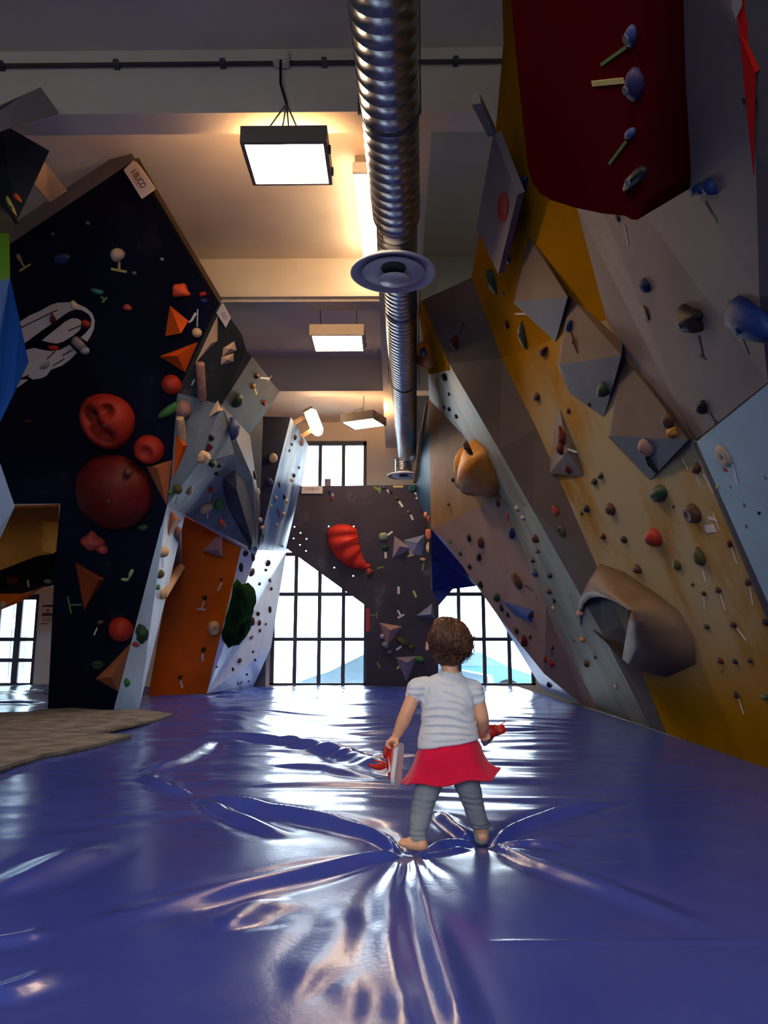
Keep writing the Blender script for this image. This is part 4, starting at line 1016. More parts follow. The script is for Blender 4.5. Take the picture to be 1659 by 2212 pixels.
def sign(corners, text, label, tw=0.62, ty=0.58, size=0.36, sub=True, dot=True):
    hs = [hit(*c) for c in corners]; hs = [h for h in hs if h]
    p, n = hs[0][0], sum((h[1] for h in hs), Vector()).normalized()
    Q = [RP(a, b, p + n * 0.03, n) for a, b in corners]        # order: top-left, top-right, bottom-right, bottom-left (as read)
    t = thing('sign', label, 'sign', Q[3])
    x = (Q[1] - Q[0] + Q[2] - Q[3]); wd = x.length / 2; x.normalize(); y = n.cross(x)
    if y.dot(Q[0] - Q[3]) < 0: y = -y
    ht = ((Q[0] - Q[3]).length + (Q[1] - Q[2]).length) / 2
    mesh_obj('board', Q + [q - n * 0.028 for q in Q], [[3, 2, 1, 0], [4, 5, 6, 7], [0, 1, 5, 4], [1, 2, 6, 5], [2, 3, 7, 6], [3, 0, 4, 7]], PAPER, t)
    if text is None:
        ctr = (Q[0] + Q[1] + Q[2] + Q[3]) / 4
        for k, (o_, l_) in enumerate(((0.14, 0.22), (0.0, 0.27), (-0.14, 0.20))):
            bm = bmesh.new(); a = ctr + y * o_ * ht + n * 0.002; bar(bm, a - x * wd * l_, a + x * wd * l_, ht * 0.06, 0.002, n); bm_obj('print_line', bm, mat('faded_ink', (0.28, 0.20, 0.19), 0.8), t)
        return t
    cu = bpy.data.curves.new('lettering', 'FONT'); cu.body = text; cu.align_x = 'CENTER'; cu.align_y = 'CENTER'; cu.size = 1.0; cu.extrude = 0.01
    ob = bpy.data.objects.new('lettering', cu); COL.objects.link(ob)
    bpy.context.view_layer.update()
    me = bpy.data.meshes.new_from_object(ob.evaluated_get(bpy.context.evaluated_depsgraph_get())); COL.objects.unlink(ob); bpy.data.objects.remove(ob)
    co = np.array([v.co[:] for v in me.vertices]); mn, mx_ = co.min(0), co.max(0)
    ctr = (Q[0] + Q[1] + Q[2] + Q[3]) / 4
    fx = tw * wd / (mx_[0] - mn[0]); fy = size * ht / (mx_[1] - mn[1])
    for vtx in me.vertices:
        c = Vector(vtx.co) - Vector((mn + mx_) / 2); q = ctr + x * c.x * fx + y * ((c.y * fy) + (ty - 0.5) * ht) + n * (0.002 + c.z * 0.1)
        vtx.co = q - Q[3]
    me.materials.append(INK)
    lo = bpy.data.objects.new('lettering', me); COL.objects.link(lo); lo.location = Q[3]; setpar(lo, t)
    if sub:
        bm = bmesh.new(); a = ctr + y * (0.22 - 0.5) * ht * 1.0 + n * 0.002; bar(bm, a - x * wd * 0.16, a + x * wd * 0.16, ht * 0.025, 0.002, n); bm_obj('underline', bm, mat('faded_ink', (0.28, 0.20, 0.19), 0.8), t)
    return t

# ---- navy wall: painted emblem, sign
k6 = lambda L: [(x / 6.38, 580 + y / 6.38) for x, y in L]
plates([k6([(200, 775), (280, 730), (400, 650), (560, 580), (700, 500), (800, 470), (960, 465), (1050, 480), (1180, 540), (1270, 620), (1305, 720), (1295, 830), (1250, 930), (1200, 1010), (1110, 950), (1180, 890), (1250, 800), (1260, 700), (1220, 630), (1130, 575), (1050, 565), (960, 590), (880, 640), (700, 770), (540, 880), (380, 1000), (200, 1110)]),
        k6([(575, 990), (700, 890), (800, 810), (900, 730), (980, 690), (1050, 685), (1110, 715), (1130, 760), (1100, 850), (1000, 930), (870, 1010), (780, 1035), (680, 1020)]),
        k6([(200, 1190), (400, 1110), (470, 1095), (600, 1125), (700, 1140), (830, 1120), (960, 1050), (1000, 1100), (1060, 1160), (960, 1260), (850, 1340), (700, 1395), (640, 1480), (560, 1515), (450, 1530), (380, 1480), (210, 1540), (60, 1600)]),
        k6([(60, 1760), (130, 1690), (180, 1600), (300, 1530), (390, 1530), (300, 1600)])],
       mat('white_wall_paint', (0.50, 0.44, 0.43), 0.7, 0.06, 2, holes=0.4), 'white curled emblem painted on the navy wall beside the blue edge', 'emblem', 'wall_emblem',
       strips=[(k6([(240, 840)])[0], k6([(790, 570)])[0]), (k6([(940, 858)])[0], k6([(1130, 780)])[0]), (k6([(645, 1250)])[0], k6([(760, 1140)])[0]), (k6([(860, 1200)])[0], k6([(1000, 1120)])[0]), (k6([(730, 1340)])[0], k6([(890, 1245)])[0]), (k6([(210, 1545)])[0], k6([(400, 1470)])[0])])
sign([(291, 344), (334, 406), (305, 428), (267, 367)], 'il.BUCO', 'white lettered sign tilted on the top corner of the navy wall', 0.58, 0.52, 0.40)
sign([(482, 655), (499, 686), (488, 708), (469, 678)], None, 'small white lettered sign on the side of navy wall', 0.55, 0.5, 0.34, False)
sign([(652, 1050), (697, 1050), (696, 1066), (651, 1066)], 'IL.TRIBUTE', 'small white lettered sign at the top of the charcoal board', 0.68, 0.58, 0.36)

OR = mat('orange_volume', (0.55, 0.075, 0.008), 0.55, 0.12, 3); ORD_ = mat('rust_volume', (0.24, 0.045, 0.014), 0.55, 0.12, 3); TANV = mat('tan_volume', (0.55, 0.38, 0.25), 0.6, 0.1, 3)
PKV = mat('pale_rust_volume', (0.36, 0.115, 0.05), 0.55, 0.12, 3); LIL = mat('mauve_volume', (0.24, 0.19, 0.24), 0.55, 0.1, 3); SLV = mat('slate_blue_volume', (0.17, 0.19, 0.30), 0.55, 0.1, 3)
VOLB = mat('brown_volume', (0.13, 0.08, 0.052), 0.6, 0.1, 2, holes=0.3); PINKV = mat('dusty_pink_volume', (0.35, 0.20, 0.19), 0.6, 0.1, 2)
volume([(367, 660), (357, 726), (407, 693)], (391, 720), 26, OR, 'upright orange pyramid volume high on the navy wall edge')
volume([(345, 770), (428, 738), (400, 804)], (383, 768), 34, OR, 'wide orange pyramid volume above the red ball on navy wall')
volume([(163, 1215), (226, 1252), (182, 1318)], (214, 1252), 30, ORD_, 'rust red pyramid volume low on the navy wall')
volume([(207, 1466), (282, 1390), (255, 1493)], (240, 1462), 30, PKV, 'pale rust pyramid volume at the foot of navy wall')
volume([(316, 1008), (372, 994), (360, 1092)], (340, 1010), 40, PKV, 'tall pale orange pyramid volume right of the big dark red volume')
volume([(380, 938), (405, 962), (374, 1036)], (396, 962), 16, OR, 'slim orange pyramid volume on the navy wall edge beside the log')
volume([(362, 1094), (391, 1124), (345, 1186)], (380, 1122), 22, PKV, 'pale orange pyramid volume over the wooden ball, navy wall edge')
volume([(470, 681), (470, 736), (421, 786)], (456, 742), 14, TANV, 'long tan wooden triangle volume on the side of navy wall')
volume([(482, 752), (506, 737), (511, 757), (480, 769)], (497, 753), 10, TANV, 'upper of two small tan plates near the second sign')
volume([(478, 771), (505, 763), (504, 781), (477, 788)], (492, 776), 8, TANV, 'lower of two small tan plates near the second sign')
volume([(471, 861), (483, 886), (444, 906)], (470, 888), 14, TANV, 'tan wooden triangle volume below the small tan plates')
volume([(480, 1148), (481, 1204), (439, 1190)], (472, 1188), 14, mat('mauve_pink_volume', (0.34, 0.17, 0.17), 0.6), 'dusty pink triangle volume at the top of orange column')
volume([(506, 992), (479, 1030), (497, 1100), (540, 1190), (558, 1186), (548, 1110), (528, 1040)], [(512, 1060), (545, 1170)], 20, SLATE, 'long slate blade volume on the side of navy wall')
# charcoal board volumes
volume([(852, 1158), (890, 1185), (848, 1206)], (863, 1180), 18, LIL, 'mauve arrow-shaped volume in the middle of charcoal board')
volume([(872, 1167), (918, 1155), (912, 1200), (890, 1198)], (902, 1172), 14, SLV, 'slate blue volume right of the mauve arrow')
volume([(819, 1345), (868, 1353), (836, 1396)], (843, 1361), 22, PINKV, 'dusty pink hanging triangle volume on the charcoal board')
volume([(854, 1420), (902, 1417), (878, 1472)], (879, 1431), 22, LIL, 'mauve hanging triangle volume low on the charcoal board')
volume([(899, 1330), (933, 1304), (941, 1336)], (931, 1327), 14, SLV, 'slate blue triangle volume at the right of charcoal board')
# right wall volumes
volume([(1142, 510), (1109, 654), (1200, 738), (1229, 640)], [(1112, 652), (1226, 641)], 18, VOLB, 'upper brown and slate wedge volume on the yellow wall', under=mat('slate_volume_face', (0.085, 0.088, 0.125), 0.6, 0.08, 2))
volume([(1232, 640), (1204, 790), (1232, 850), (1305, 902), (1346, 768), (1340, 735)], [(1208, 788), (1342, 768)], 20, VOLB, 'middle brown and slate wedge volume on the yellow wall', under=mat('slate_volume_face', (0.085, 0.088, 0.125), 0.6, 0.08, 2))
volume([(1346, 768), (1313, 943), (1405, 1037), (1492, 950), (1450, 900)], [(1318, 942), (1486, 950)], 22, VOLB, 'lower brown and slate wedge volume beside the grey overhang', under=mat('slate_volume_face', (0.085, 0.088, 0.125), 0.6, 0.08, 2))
volume([(1206, 864), (1194, 960), (1188, 1022), (1262, 1030), (1240, 950)], (1225, 975), 24, mat('dim_brown_volume', (0.17, 0.12, 0.09), 0.6), 'small dim brown pyramid volume between wedges and the ridge')
volume([(1085, 1298), (1150, 1318), (1148, 1345), (1112, 1330)], (1138, 1332), 12, mat('blue_wedge_volume', (0.04, 0.07, 0.24), 0.5), 'blue wedge volume low on the pinkish facet')
BVH = build_bvh()
# ---- special big shapes
def cone_volume():
    rim = [(1264, 1345), (1260, 1322), (1264, 1302), (1278, 1291), (1296, 1289), (1324, 1296), (1345, 1307), (1361, 1318), (1359, 1341), (1353, 1380), (1346, 1422)]
    base = [(1262, 1352), (1256, 1318), (1264, 1280), (1280, 1245), (1298, 1219), (1348, 1237), (1422, 1287), (1468, 1322), (1499, 1376), (1504, 1432), (1440, 1461)]
    hh = [hit(*q) for q in ((1300, 1230), (1420, 1290), (1495, 1380), (1440, 1458))]; hh = [h for h in hh if h]
    n = sum((h[1] for h in hh), Vector()).normalized(); c = sum((h[0] for h in hh), Vector()) / len(hh); s = pxm(c)
    B = [RP(a, b, c, n) for a, b in base]
    hs = [10, 22, 40, 60, 72, 82, 88, 92, 80, 62, 46]
    R = [RP(a, b, c + n * (h * s * 0.9), n) for (a, b), h in zip(rim, hs)]
    inn = [RP(a + (1310 - a) * 0.08, b + (1345 - b) * 0.08, c - n * 0.01, n) for a, b in rim]
    # bulge rings between base and rim
    t = thing('climbing_volume', 'large hollow brown cone volume with dark round mouth, low on yellow wall', 'climbing volume', c)
    mid = []
    for k in range(1, 4):
        f = k / 4; mid.append([b.lerp(r, f) + n * (math.sin(math.pi * f) * 12 * s) for b, r in zip(B, R)])
    rows = [B] + mid + [R]
    verts = [p for row in rows for p in row]; m = len(B); faces = []
    for i in range(len(rows) - 1):
        for k in range(m - 1): faces.append([i * m + k, i * m + k + 1, (i + 1) * m + k + 1, (i + 1) * m + k])
    cm = mat('brown_cone', (0.16, 0.095, 0.06), 0.5, 0.12, 2, holes=0.3, hole_scale=3)
    o = mesh_obj('outer_shell', verts, faces, cm, t, True); sm = o.modifiers.new('thick', 'SOLIDIFY'); sm.thickness = 0.02; sm.offset = 0
    # throat: from rim inward to the wall
    verts = R + inn; faces = [[k, k + 1, m + k + 1, m + k] for k in range(m - 1)] + [[m - 1, 0, m, 2 * m - 1], list(range(m, 2 * m))]
    mesh_obj('throat', verts, faces, mat('shaded_throat', (0.014, 0.010, 0.009), 0.8), t)  # near-black colour paints the shade inside the hollow
    # closing lower flap between mouth and wall
    P = [R[-1], R[0], B[0], B[-1], RP(1390, 1452, c, n)]
    mesh_obj('lower_flap', P, [[0, 1, 2, 3, 4]], cm, t)
    for (u, v) in ((1348, 1265),):
        q = hit(u, v)
        if q:
            bm = bmesh.new(); lathe(bm, [(0.004, 0), (0.014, 0), (0.012, 0.006), (0.004, 0.006)], Matrix.Translation(rows[2][5]) @ n.to_track_quat('Z', 'Y').to_matrix().to_4x4(), 10); bm_obj('bolt', bm, GALV, t)
cone_volume()
def teardrop():
    path = [(740, 1152, 34), (742, 1170, 34), (750, 1188, 30), (762, 1205, 24), (776, 1217, 15), (790, 1224, 7), (800, 1222, 4)]
    p, n, ph = hit(745, 1170); s = pxm(p)
    V = []; Fc = []; N = 20
    pts = []
    # dense resample
    P = np.array(path, float); T = np.linspace(0, len(P) - 1, 40); Q = np.stack([np.interp(T, range(len(P)), P[:, i]) for i in range(3)], 1)
    head = [(740 + 0, 1152 - 20 * math.sin(a), 34 * math.cos(a)) for a in (1.45, 1.2, 0.9, 0.6, 0.3)]
    Q = np.concatenate([np.array(head), Q])
    rings = []
    bm = bmesh.new()
    for i, (u, v, r) in enumerate(Q):
        j = min(i + 1, len(Q) - 1); i0 = max(i - 1, 0)
        d = np.array([Q[j, 0] - Q[i0, 0], Q[j, 1] - Q[i0, 1]]); d /= np.linalg.norm(d) + 1e-9; nx, ny = -d[1], d[0]
        ridge = 1 + 0.10 * math.sin(i * 0.62)
        ring = []
        for k in range(N + 1):
            a = math.pi * k / N; cu, cv = u + nx * r * math.cos(a), v + ny * r * math.cos(a)
            ring.append(bm.verts.new(RP(cu, cv, p, n) + n * (math.sin(a) * r * s * 0.8 * ridge - 0.004)))
        rings.append(ring)
    for a, b in zip(rings, rings[1:]):
        for k in range(N): bm.faces.new((a[k], a[k + 1], b[k + 1], b[k]))
        bm.faces.new((a[0], b[0], b[N], a[N]))
    bm.faces.new(rings[0]); bm.faces.new(rings[-1][::-1])
    o = bm_obj('climbing_hold', bm, mat('glossy_red', (0.50, 0.03, 0.02), 0.4, 0.1, 5), smooth=True, loc=p)
    tag(o, 'big red ridged teardrop hold on the charcoal board', 'climbing hold', 'holds on the charcoal board')
teardrop()
H_ = hold
# ---- navy wall
H_(255, 552, 34, 32, 'cream', 'blob', lab='cream knob hold above a T-shaped tape, upper navy wall'); tape([(258, 566), (257, 584)], 'yellow', 5, 34)
H_(42, 558, 9, 20, 'tan', 'finger', 20); tape([(46, 566), (54, 578)], 'yellow', 4, 30)
H_(132, 560, 30, 24, 'navy blue'); H_(210, 630, 30, 12, 'teal', 'finger', -15); tape([(218, 640), (226, 648)], 'green', 4, 16)
H_(390, 627, 36, 30, 'bright orange', 'lobes', lab='bright orange lobed hold near the top right edge of navy wall')
H_(438, 637, 16, 11, 'red'); H_(440, 650, 18, 13, 'blue'); H_(275, 664, 18, 14, 'pink')
H_(115, 688, 18, 24, 'dark red', 'drop'); H_(187, 700, 20, 17, 'red'); H_(116, 752, 24, 12, 'red', lab='flat red hold below the emblem curl on navy wall')
H_(170, 742, 30, 32, 'grey', 'twin', 40, lab='grey double-ball hold at the lower end of white emblem'); H_(183, 757, 20, 18, 'pale grey', 'ball')
H_(161, 660, 15, 20, 'cream'); H_(98, 790, 26, 12, 'pale grey', 'finger', 30)
H_(371, 831, 42, 44, 'red', 'ball', lab='red ball hold below the two orange pyramids')
H_(235, 910, 108, 122, 'red', 'skull', 12, 52, lab='large red hold with dark hollows like a mask, navy wall')
H_(323, 970, 62, 62, 'red', 'dish', 0, 44, lab='red round dished hold above the pale orange pyramid')
H_(248, 1062, 158, 164, 'dark red', 'bigball', 0, 66, lab='huge dark red round volume in the middle of navy wall')
H_(290, 1008, 18, 18, 'brown', 'ball', off=0.2, lab='small brown ball hold on the huge dark red volume'); H_(282, 1049, 24, 16, 'green', 'wedge', off=0.2, lab='small green wedge hold on the huge dark red volume')
H_(200, 1168, 42, 38, 'pink', 'lobes', lab='pink lobed hold under the huge dark red volume'); H_(222, 1186, 30, 22, 'pink', 'blob', -30, lab='oval pink hold touching the pink lobed hold')
H_(262, 1358, 50, 50, 'red', 'ball', lab='red ball hold low on the navy wall'); H_(365, 888, 62, 22, 'green', 'finger', 32, lab='long green finger hold at the navy wall edge')
H_(308, 1140, 26, 14, 'dark green', 'finger'); H_(282, 1240, 10, 24, 'pale green', 'finger', -25); H_(270, 1252, 18, 8, 'pale green')
H_(218, 1344, 16, 11, 'olive'); tape([(210, 1356), (203, 1372)], 'white', 3)
H_(212, 1435, 26, 18, 'dark green', 'ring'); H_(308, 1368, 24, 40, 'dark green', 'leaf', lab='dark green leaf-shaped hold beside the red ball at the wall foot')
tape([(176, 1306), (150, 1307)], 'green', 3, 40); tape([(292, 1016), (308, 1040)], 'white', 5); tape([(292, 1054), (316, 1064)], 'white', 5)
H_(427, 718, 21, 21, 'tan', 'ball', off=0.03, lab='wooden ball hold hanging on a cord below orange hold'); tape([(427, 668), (426, 706)], 'white', 2.5); tape([(423, 676), (414, 692)], 'white', 5); tape([(414, 692), (408, 696)], 'white', 4)
H_(396, 884, 34, 38, 'pale pink', 'ball', lab='dusty pink ball hold beside the green finger hold')
H_(352, 1192, 24, 22, 'tan', 'ball', lab='wooden ball hold under the pale orange edge pyramid'); H_(345, 1240, 19, 17, 'olive', 'ball'); H_(340, 1268, 12, 14, 'green'); H_(384, 1056, 22, 22, 'olive', 'ball'); H_(294, 1392, 15, 12, 'pink'); H_(369, 1064, 12, 8, 'green')
H_(275, 1474, 12, 18, 'green', 'leaf'); tape([(352, 1206), (352, 1226)], 'white', 3); tape([(384, 1070), (382, 1090)], 'white', 3); tape([(405, 1070), (396, 1086)], 'yellow', 5)
H_(60, 910, 16, 8, 'dark red')
log((432, 784), (437, 862), 19, 'pale pink', 'upright mauve wooden log hold under the tan triangle'); log((389, 902), (409, 1064), 17, 'tan', 'longest upright tan wooden log hold along the navy wall edge')
log((381, 1146), (383, 1212), 22, 'pale pink', 'short upright mauve wooden log hold above the orange column'); log((391, 1224), (351, 1286), 17, 'tan', 'slanted tan wooden log hold at the edge of the orange column')
tape([(420, 820), (414, 832)], 'white', 4)
for a in ((190, 482), (115, 505), (290, 590), (350, 560)): H_(a[0], a[1], 10, 8, 'grey')
# ---- side facets
H_(455, 945, 15, 15, 'black', 'ball'); H_(452, 963, 28, 16, 'dark red', 'halfmoon'); H_(440, 988, 28, 42, 'tan', 'wedge', 15, lab='tan wedge hold on the lit side facet of navy wall'); H_(458, 1000, 20, 24, 'dark green')
H_(474, 1005, 11, 11, 'black', 'ball'); H_(468, 1021, 13, 13, 'black', 'ball'); H_(456, 1057, 15, 14, 'red', 'wedge'); tape([(455, 1068), (452, 1084)], 'white', 2.5)
H_(445, 1098, 28, 18, 'tan', 'wedge', -20); tape([(449, 1108), (448, 1120)], 'white', 3); H_(471, 1090, 22, 20, 'green'); H_(480, 1130, 12, 26, 'bright orange', 'finger', 10); H_(510, 866, 32, 26, 'dark green', 'blob')
H_(553, 812, 12, 12, 'dark red'); tape([(562, 816), (582, 818)], 'white', 4, 16); H_(546, 834, 14, 10, 'amber'); tape([(550, 840), (555, 852)], 'yellow', 5); H_(570, 870, 12, 14, 'red'); tape([(567, 880), (560, 893)], 'white', 2.5); tape([(525, 903), (514, 920)], 'white', 2); tape([(530, 905), (519, 922)], 'white', 2)
H_(500, 924, 56, 30, 'navy blue', 'blob', -20, lab='dark blue rounded hold beneath the tan triangle, side of navy wall'); H_(548, 1025, 9, 16, 'black'); tape([(549, 1034), (550, 1050)], 'white', 2)
H_(556, 1062, 15, 12, 'pale grey'); H_(560, 1123, 12, 12, 'pale grey', 'ball'); H_(566, 1140, 9, 10, 'tan'); H_(567, 1158, 6, 18, 'green', 'finger')
# ---- orange column
H_(442, 1291, 11, 10, 'dark brown', 'ball'); tape([(441, 1298), (435, 1316)], 'white', 3.5, 20); tape([(479, 1258), (471, 1276)], 'white', 4.5); H_(478, 1252, 8, 6, 'brown')
H_(461, 1356, 27, 29, 'tan', 'dish', lab='beige dished round hold on the orange column'); H_(439, 1404, 10, 9, 'dark brown'); tape([(438, 1412), (437, 1428)], 'white', 5); H_(389, 1462, 11, 8, 'dark brown'); tape([(390, 1470), (394, 1486)], 'white', 5)
# ---- pale blue column side
def leaf_hold():
    k4 = [(840, 875), (880, 930), (945, 910), (995, 960), (1000, 1030), (965, 1080), (980, 1160), (955, 1230), (930, 1290), (935, 1360), (905, 1440), (840, 1490), (825, 1505), (800, 1505), (760, 1530), (700, 1450), (690, 1380), (720, 1310), (730, 1240), (760, 1150), (790, 1030), (800, 930)]
    px = [(320 + a / 4.366, 1050 + b / 4.366) for a, b in k4]
    p, n, ph = hit(540, 1330); s = pxm(p); cu, cv = 514, 1326; m = len(px)
    V = []; Fc = []
    for f, h in ((1.0, 0.0), (0.93, 7.0), (0.75, 13.0), (0.45, 17.0), (0.2, 15.0)):
        for k, (u, v) in enumerate(px):
            vein = 1 - 0.35 * math.exp(-((u - cu + 0.25 * (v - cv)) / 6) ** 2)
            V.append(RP(cu + (u - cu) * f, cv + (v - cv) * f, p, n) + n * (h * s * vein * (1 + 0.15 * math.sin(k * 1.7))))
    for r_ in range(4):
        for k in range(m): j_ = (k + 1) % m; Fc.append([r_ * m + k, r_ * m + j_, (r_ + 1) * m + j_, (r_ + 1) * m + k])
    Fc.append(list(range(4 * m, 5 * m))); Fc.append(list(range(m))[::-1])
    o = mesh_obj('climbing_hold', V, Fc, mat('leaf_green', (0.010, 0.030, 0.010), 0.8, 0.2, 6, spec=0.0), loc=p, smooth=True)
    tag(o, 'huge dark green leaf-shaped hold on the pale blue column side', 'climbing hold', 'holds on ' + ph)
leaf_hold()
for u, v, w, h in ((530, 1194, 13, 13), (546, 1203, 9, 18), (520, 1227, 9, 17), (543, 1236, 19, 13), (578, 1217, 14, 11), (574, 1231, 7, 10), (583, 1253, 9, 20), (560, 1261, 8, 7), (586, 1272, 6, 7), (583, 1317, 7, 15), (557, 1326, 8, 10), (545, 1342, 11, 18), (560, 1345, 8, 12), (574, 1348, 5, 5), (561, 1362, 6, 8), (543, 1377, 12, 6), (546, 1408, 5, 6), (517, 1427, 12, 10), (551, 1425, 6, 11), (468, 1440, 6, 10), (503, 1446, 5, 9), (533, 1457, 6, 6), (537, 1471, 5, 5), (514, 1476, 5, 5), (521, 1474, 5, 4)):
    H_(u, v, w, h, 'brown' if (u + v) % 3 == 0 else 'dark brown')
# ---- blue tower
for u, v, w, h, c in ((637, 945, 9, 11, 'brown'), (630, 960, 5, 6, 'black'), (625, 973, 5, 6, 'black'), (652, 957, 12, 9, 'tan'), (634, 1027, 8, 9, 'dark brown'), (630, 1037, 8, 8, 'tan'), (603, 1048, 5, 11, 'dark red'), (595, 1076, 8, 12, 'tan'), (613, 1074, 7, 11, 'black'), (619, 1083, 9, 8, 'tan'), (602, 1108, 5, 26, 'red'), (611, 1112, 9, 10, 'tan'), (597, 1134, 8, 15, 'tan'), (646, 1010, 6, 5, 'grey'), (585, 1092, 6, 9, 'tan'), (610, 1180, 5, 10, 'dark red')): H_(u, v, w, h, c)
H_(590, 990, 19, 24, 'cream', 'blob'); H_(583, 1042, 12, 18, 'slate blue')
# ---- charcoal board
H_(714, 1060, 18, 10, 'slate blue', 'halfmoon', 90); H_(718, 1070, 8, 12, 'pale grey'); H_(718, 1078, 9, 7, 'red')
tape([(808, 1052), (818, 1058)], 'green', 4); tape([(820, 1052), (820, 1065)], 'green', 4); H_(830, 1053, 10, 8, 'slate blue'); tape([(836, 1058), (842, 1066)], 'white', 3); H_(844, 1063, 9, 9, 'purple'); tape([(849, 1051), (871, 1051)], 'yellow', 4)
H_(890, 1055, 16, 14, 'teal', 'ring'); tape([(896, 1064), (904, 1072)], 'white', 4, 16); H_(857, 1077, 9, 8, 'olive', 'wedge'); tape([(862, 1083), (870, 1095)], 'white', 5); H_(883, 1104, 13, 10, 'grey', 'halfmoon', 90); tape([(887, 1112), (892, 1123)], 'white', 5)
H_(828, 1159, 20, 17, 'pale green', 'wedge', 10); tape([(837, 1156), (848, 1148)], 'white', 4); H_(832, 1184, 14, 14, 'dark green', 'wedge'); tape([(833, 1192), (833, 1206)], 'white', 5); tape([(884, 1188), (887, 1200)], 'yellow', 3, 14); H_(914, 1209, 14, 8, 'tan'); tape([(916, 1214), (912, 1232)], 'green', 4)
H_(800, 1232, 26, 15, 'pink', 'halfmoon', 60, lab='small pink hold at the tail of red teardrop'); tape([(814, 1228), (829, 1224)], 'green', 3); tape([(861, 1267), (861, 1283)], 'white', 5); tape([(893, 1276), (899, 1290)], 'yellow', 4.5)
H_(858, 1311, 13, 6, 'olive', 'halfmoon', 90); tape([(859, 1318), (866, 1331)], 'white', 4, 16); tape([(799, 1329), (814, 1329)], 'green', 2.5, 14); tape([(794, 1314), (794, 1364)], 'red', 8)
H_(826, 1375, 12, 12, 'lilac', 'ball'); H_(832, 1394, 20, 16, 'grey', 'blob', -30); H_(843, 1409, 16, 12, 'purple grey'); H_(868, 1386, 38, 16, 'olive', 'finger', -35, lab='olive bent finger hold between the hanging triangles'); H_(888, 1398, 16, 14, 'olive', 'ball')
tape([(856, 1404), (867, 1396)], 'white', 4); tape([(866, 1355), (879, 1366)], 'yellow', 4); tape([(815, 1430), (821, 1444)], 'green', 4); tape([(857, 1445), (868, 1434)], 'yellow', 4); H_(908, 1425, 22, 16, 'green')
H_(921, 1113, 10, 15, 'coral'); H_(927, 1122, 8, 18, 'orange', 'finger'); H_(926, 1154, 14, 24, 'coral', 'wedge'); H_(926, 1183, 12, 26, 'cream', 'halfmoon'); H_(929, 1137, 6, 10, 'green')
# ---- right wall, far facets
for u, v, w, h, c in ((1015, 1224, 11, 9, 'black'), (1039, 1262, 15, 12, 'black'), (1074, 1291, 16, 18, 'dark green'), (1084, 1314, 13, 12, 'black'), (1098, 1328, 13, 9, 'black'), (1117, 1363, 15, 12, 'dark brown'), (1133, 1385, 20, 26, 'dark red'), (1146, 1376, 9, 10, 'dark brown'), (1178, 1425, 9, 11, 'red'), (1192, 1434, 14, 12, 'red'), (974, 1170, 10, 8, 'green'), (995, 1196, 9, 8, 'dark green'), (1187, 1478, 12, 12, 'black')): H_(u, v, w, h, c)
for u, v, w, h, c in ((1014, 1162, 13, 15, 'dark brown'), (1040, 1172, 20, 22, 'brown'), (1036, 1204, 14, 20, 'dark brown'), (1107, 1153, 18, 22, 'blue'), (1077, 1088, 11, 11, 'brown'), (1097, 1115, 7, 24, 'bright orange'), (979, 1037, 9, 10, 'dark brown'), (970, 1090, 7, 7, 'dark brown'), (1194, 1400, 8, 10, 'brown'), (1240, 1384, 7, 7, 'brown'), (1150, 1330, 9, 12, 'dark brown')): H_(u, v, w, h, c)
tape([(981, 1042), (987, 1054)], 'dark', 2); tape([(971, 1094), (975, 1110)], 'dark', 2)
H_(1118, 1256, 34, 24, 'brown', 'wedge', 0, lab='reddish brown wedge hold on the pinkish facet'); tape([(1134, 1264), (1150, 1276)], 'dark', 3)
for u, v, w, h, c in ((1119, 1098, 14, 18, 'pale grey'), (1132, 1118, 14, 18, 'pale grey'), (1158, 1162, 22, 22, 'brown'), (1161, 1190, 12, 28, 'dark brown'), (1153, 1210, 14, 18, 'brown'), (1158, 1238, 20, 28, 'blue'), (1189, 1243, 16, 18, 'dark brown'), (1187, 1276, 16, 19, 'brown'), (1197, 1297, 11, 16, 'black'), (1197, 1313, 12, 10, 'tan'), (1260, 1382, 14, 18, 'amber'), (1286, 1420, 8, 12, 'black'), (1268, 1434, 18, 14, 'brown'), (1331, 1483, 12, 8, 'tan'), (963, 815, 20, 22, 'black'), (971, 851, 9, 9, 'black'), (960, 879, 9, 12, 'black'), (972, 884, 11, 14, 'black'), (986, 899, 10, 18, 'dark brown')): H_(u, v, w, h, c)
H_(926, 764, 60, 84, 'amber', 'ball', 10, 34, lab='amber rounded volume at the top of the pale ridge strip'); H_(939, 752, 19, 26, 'navy blue', 'ball', off=0.12, lab='dark blue oval hold on the amber rounded volume'); H_(917, 813, 12, 12, 'red')
H_(1046, 1012, 124, 150, 'amber', 'boulder', -8, 70, fit=0.5, lab='large amber carved boulder hold across the pale ridge strip', seed=3)
H_(1049, 948, 30, 22, 'brown', 'wedge', -30, off=0.2, lab='brown wedge hold on top of the amber boulder')
H_(985, 738, 24, 30, 'dark red', 'drop', 0, lab='dark red club hold near the top of the brown-grey facet'); tape([(994, 722), (1000, 700)], 'dark', 4, 16)
H_(1200, 1102, 21, 13, 'red'); H_(1215, 1147, 19, 22, 'olive', 'ring'); tape([(1199, 1108), (1199, 1116)], 'red', 4)
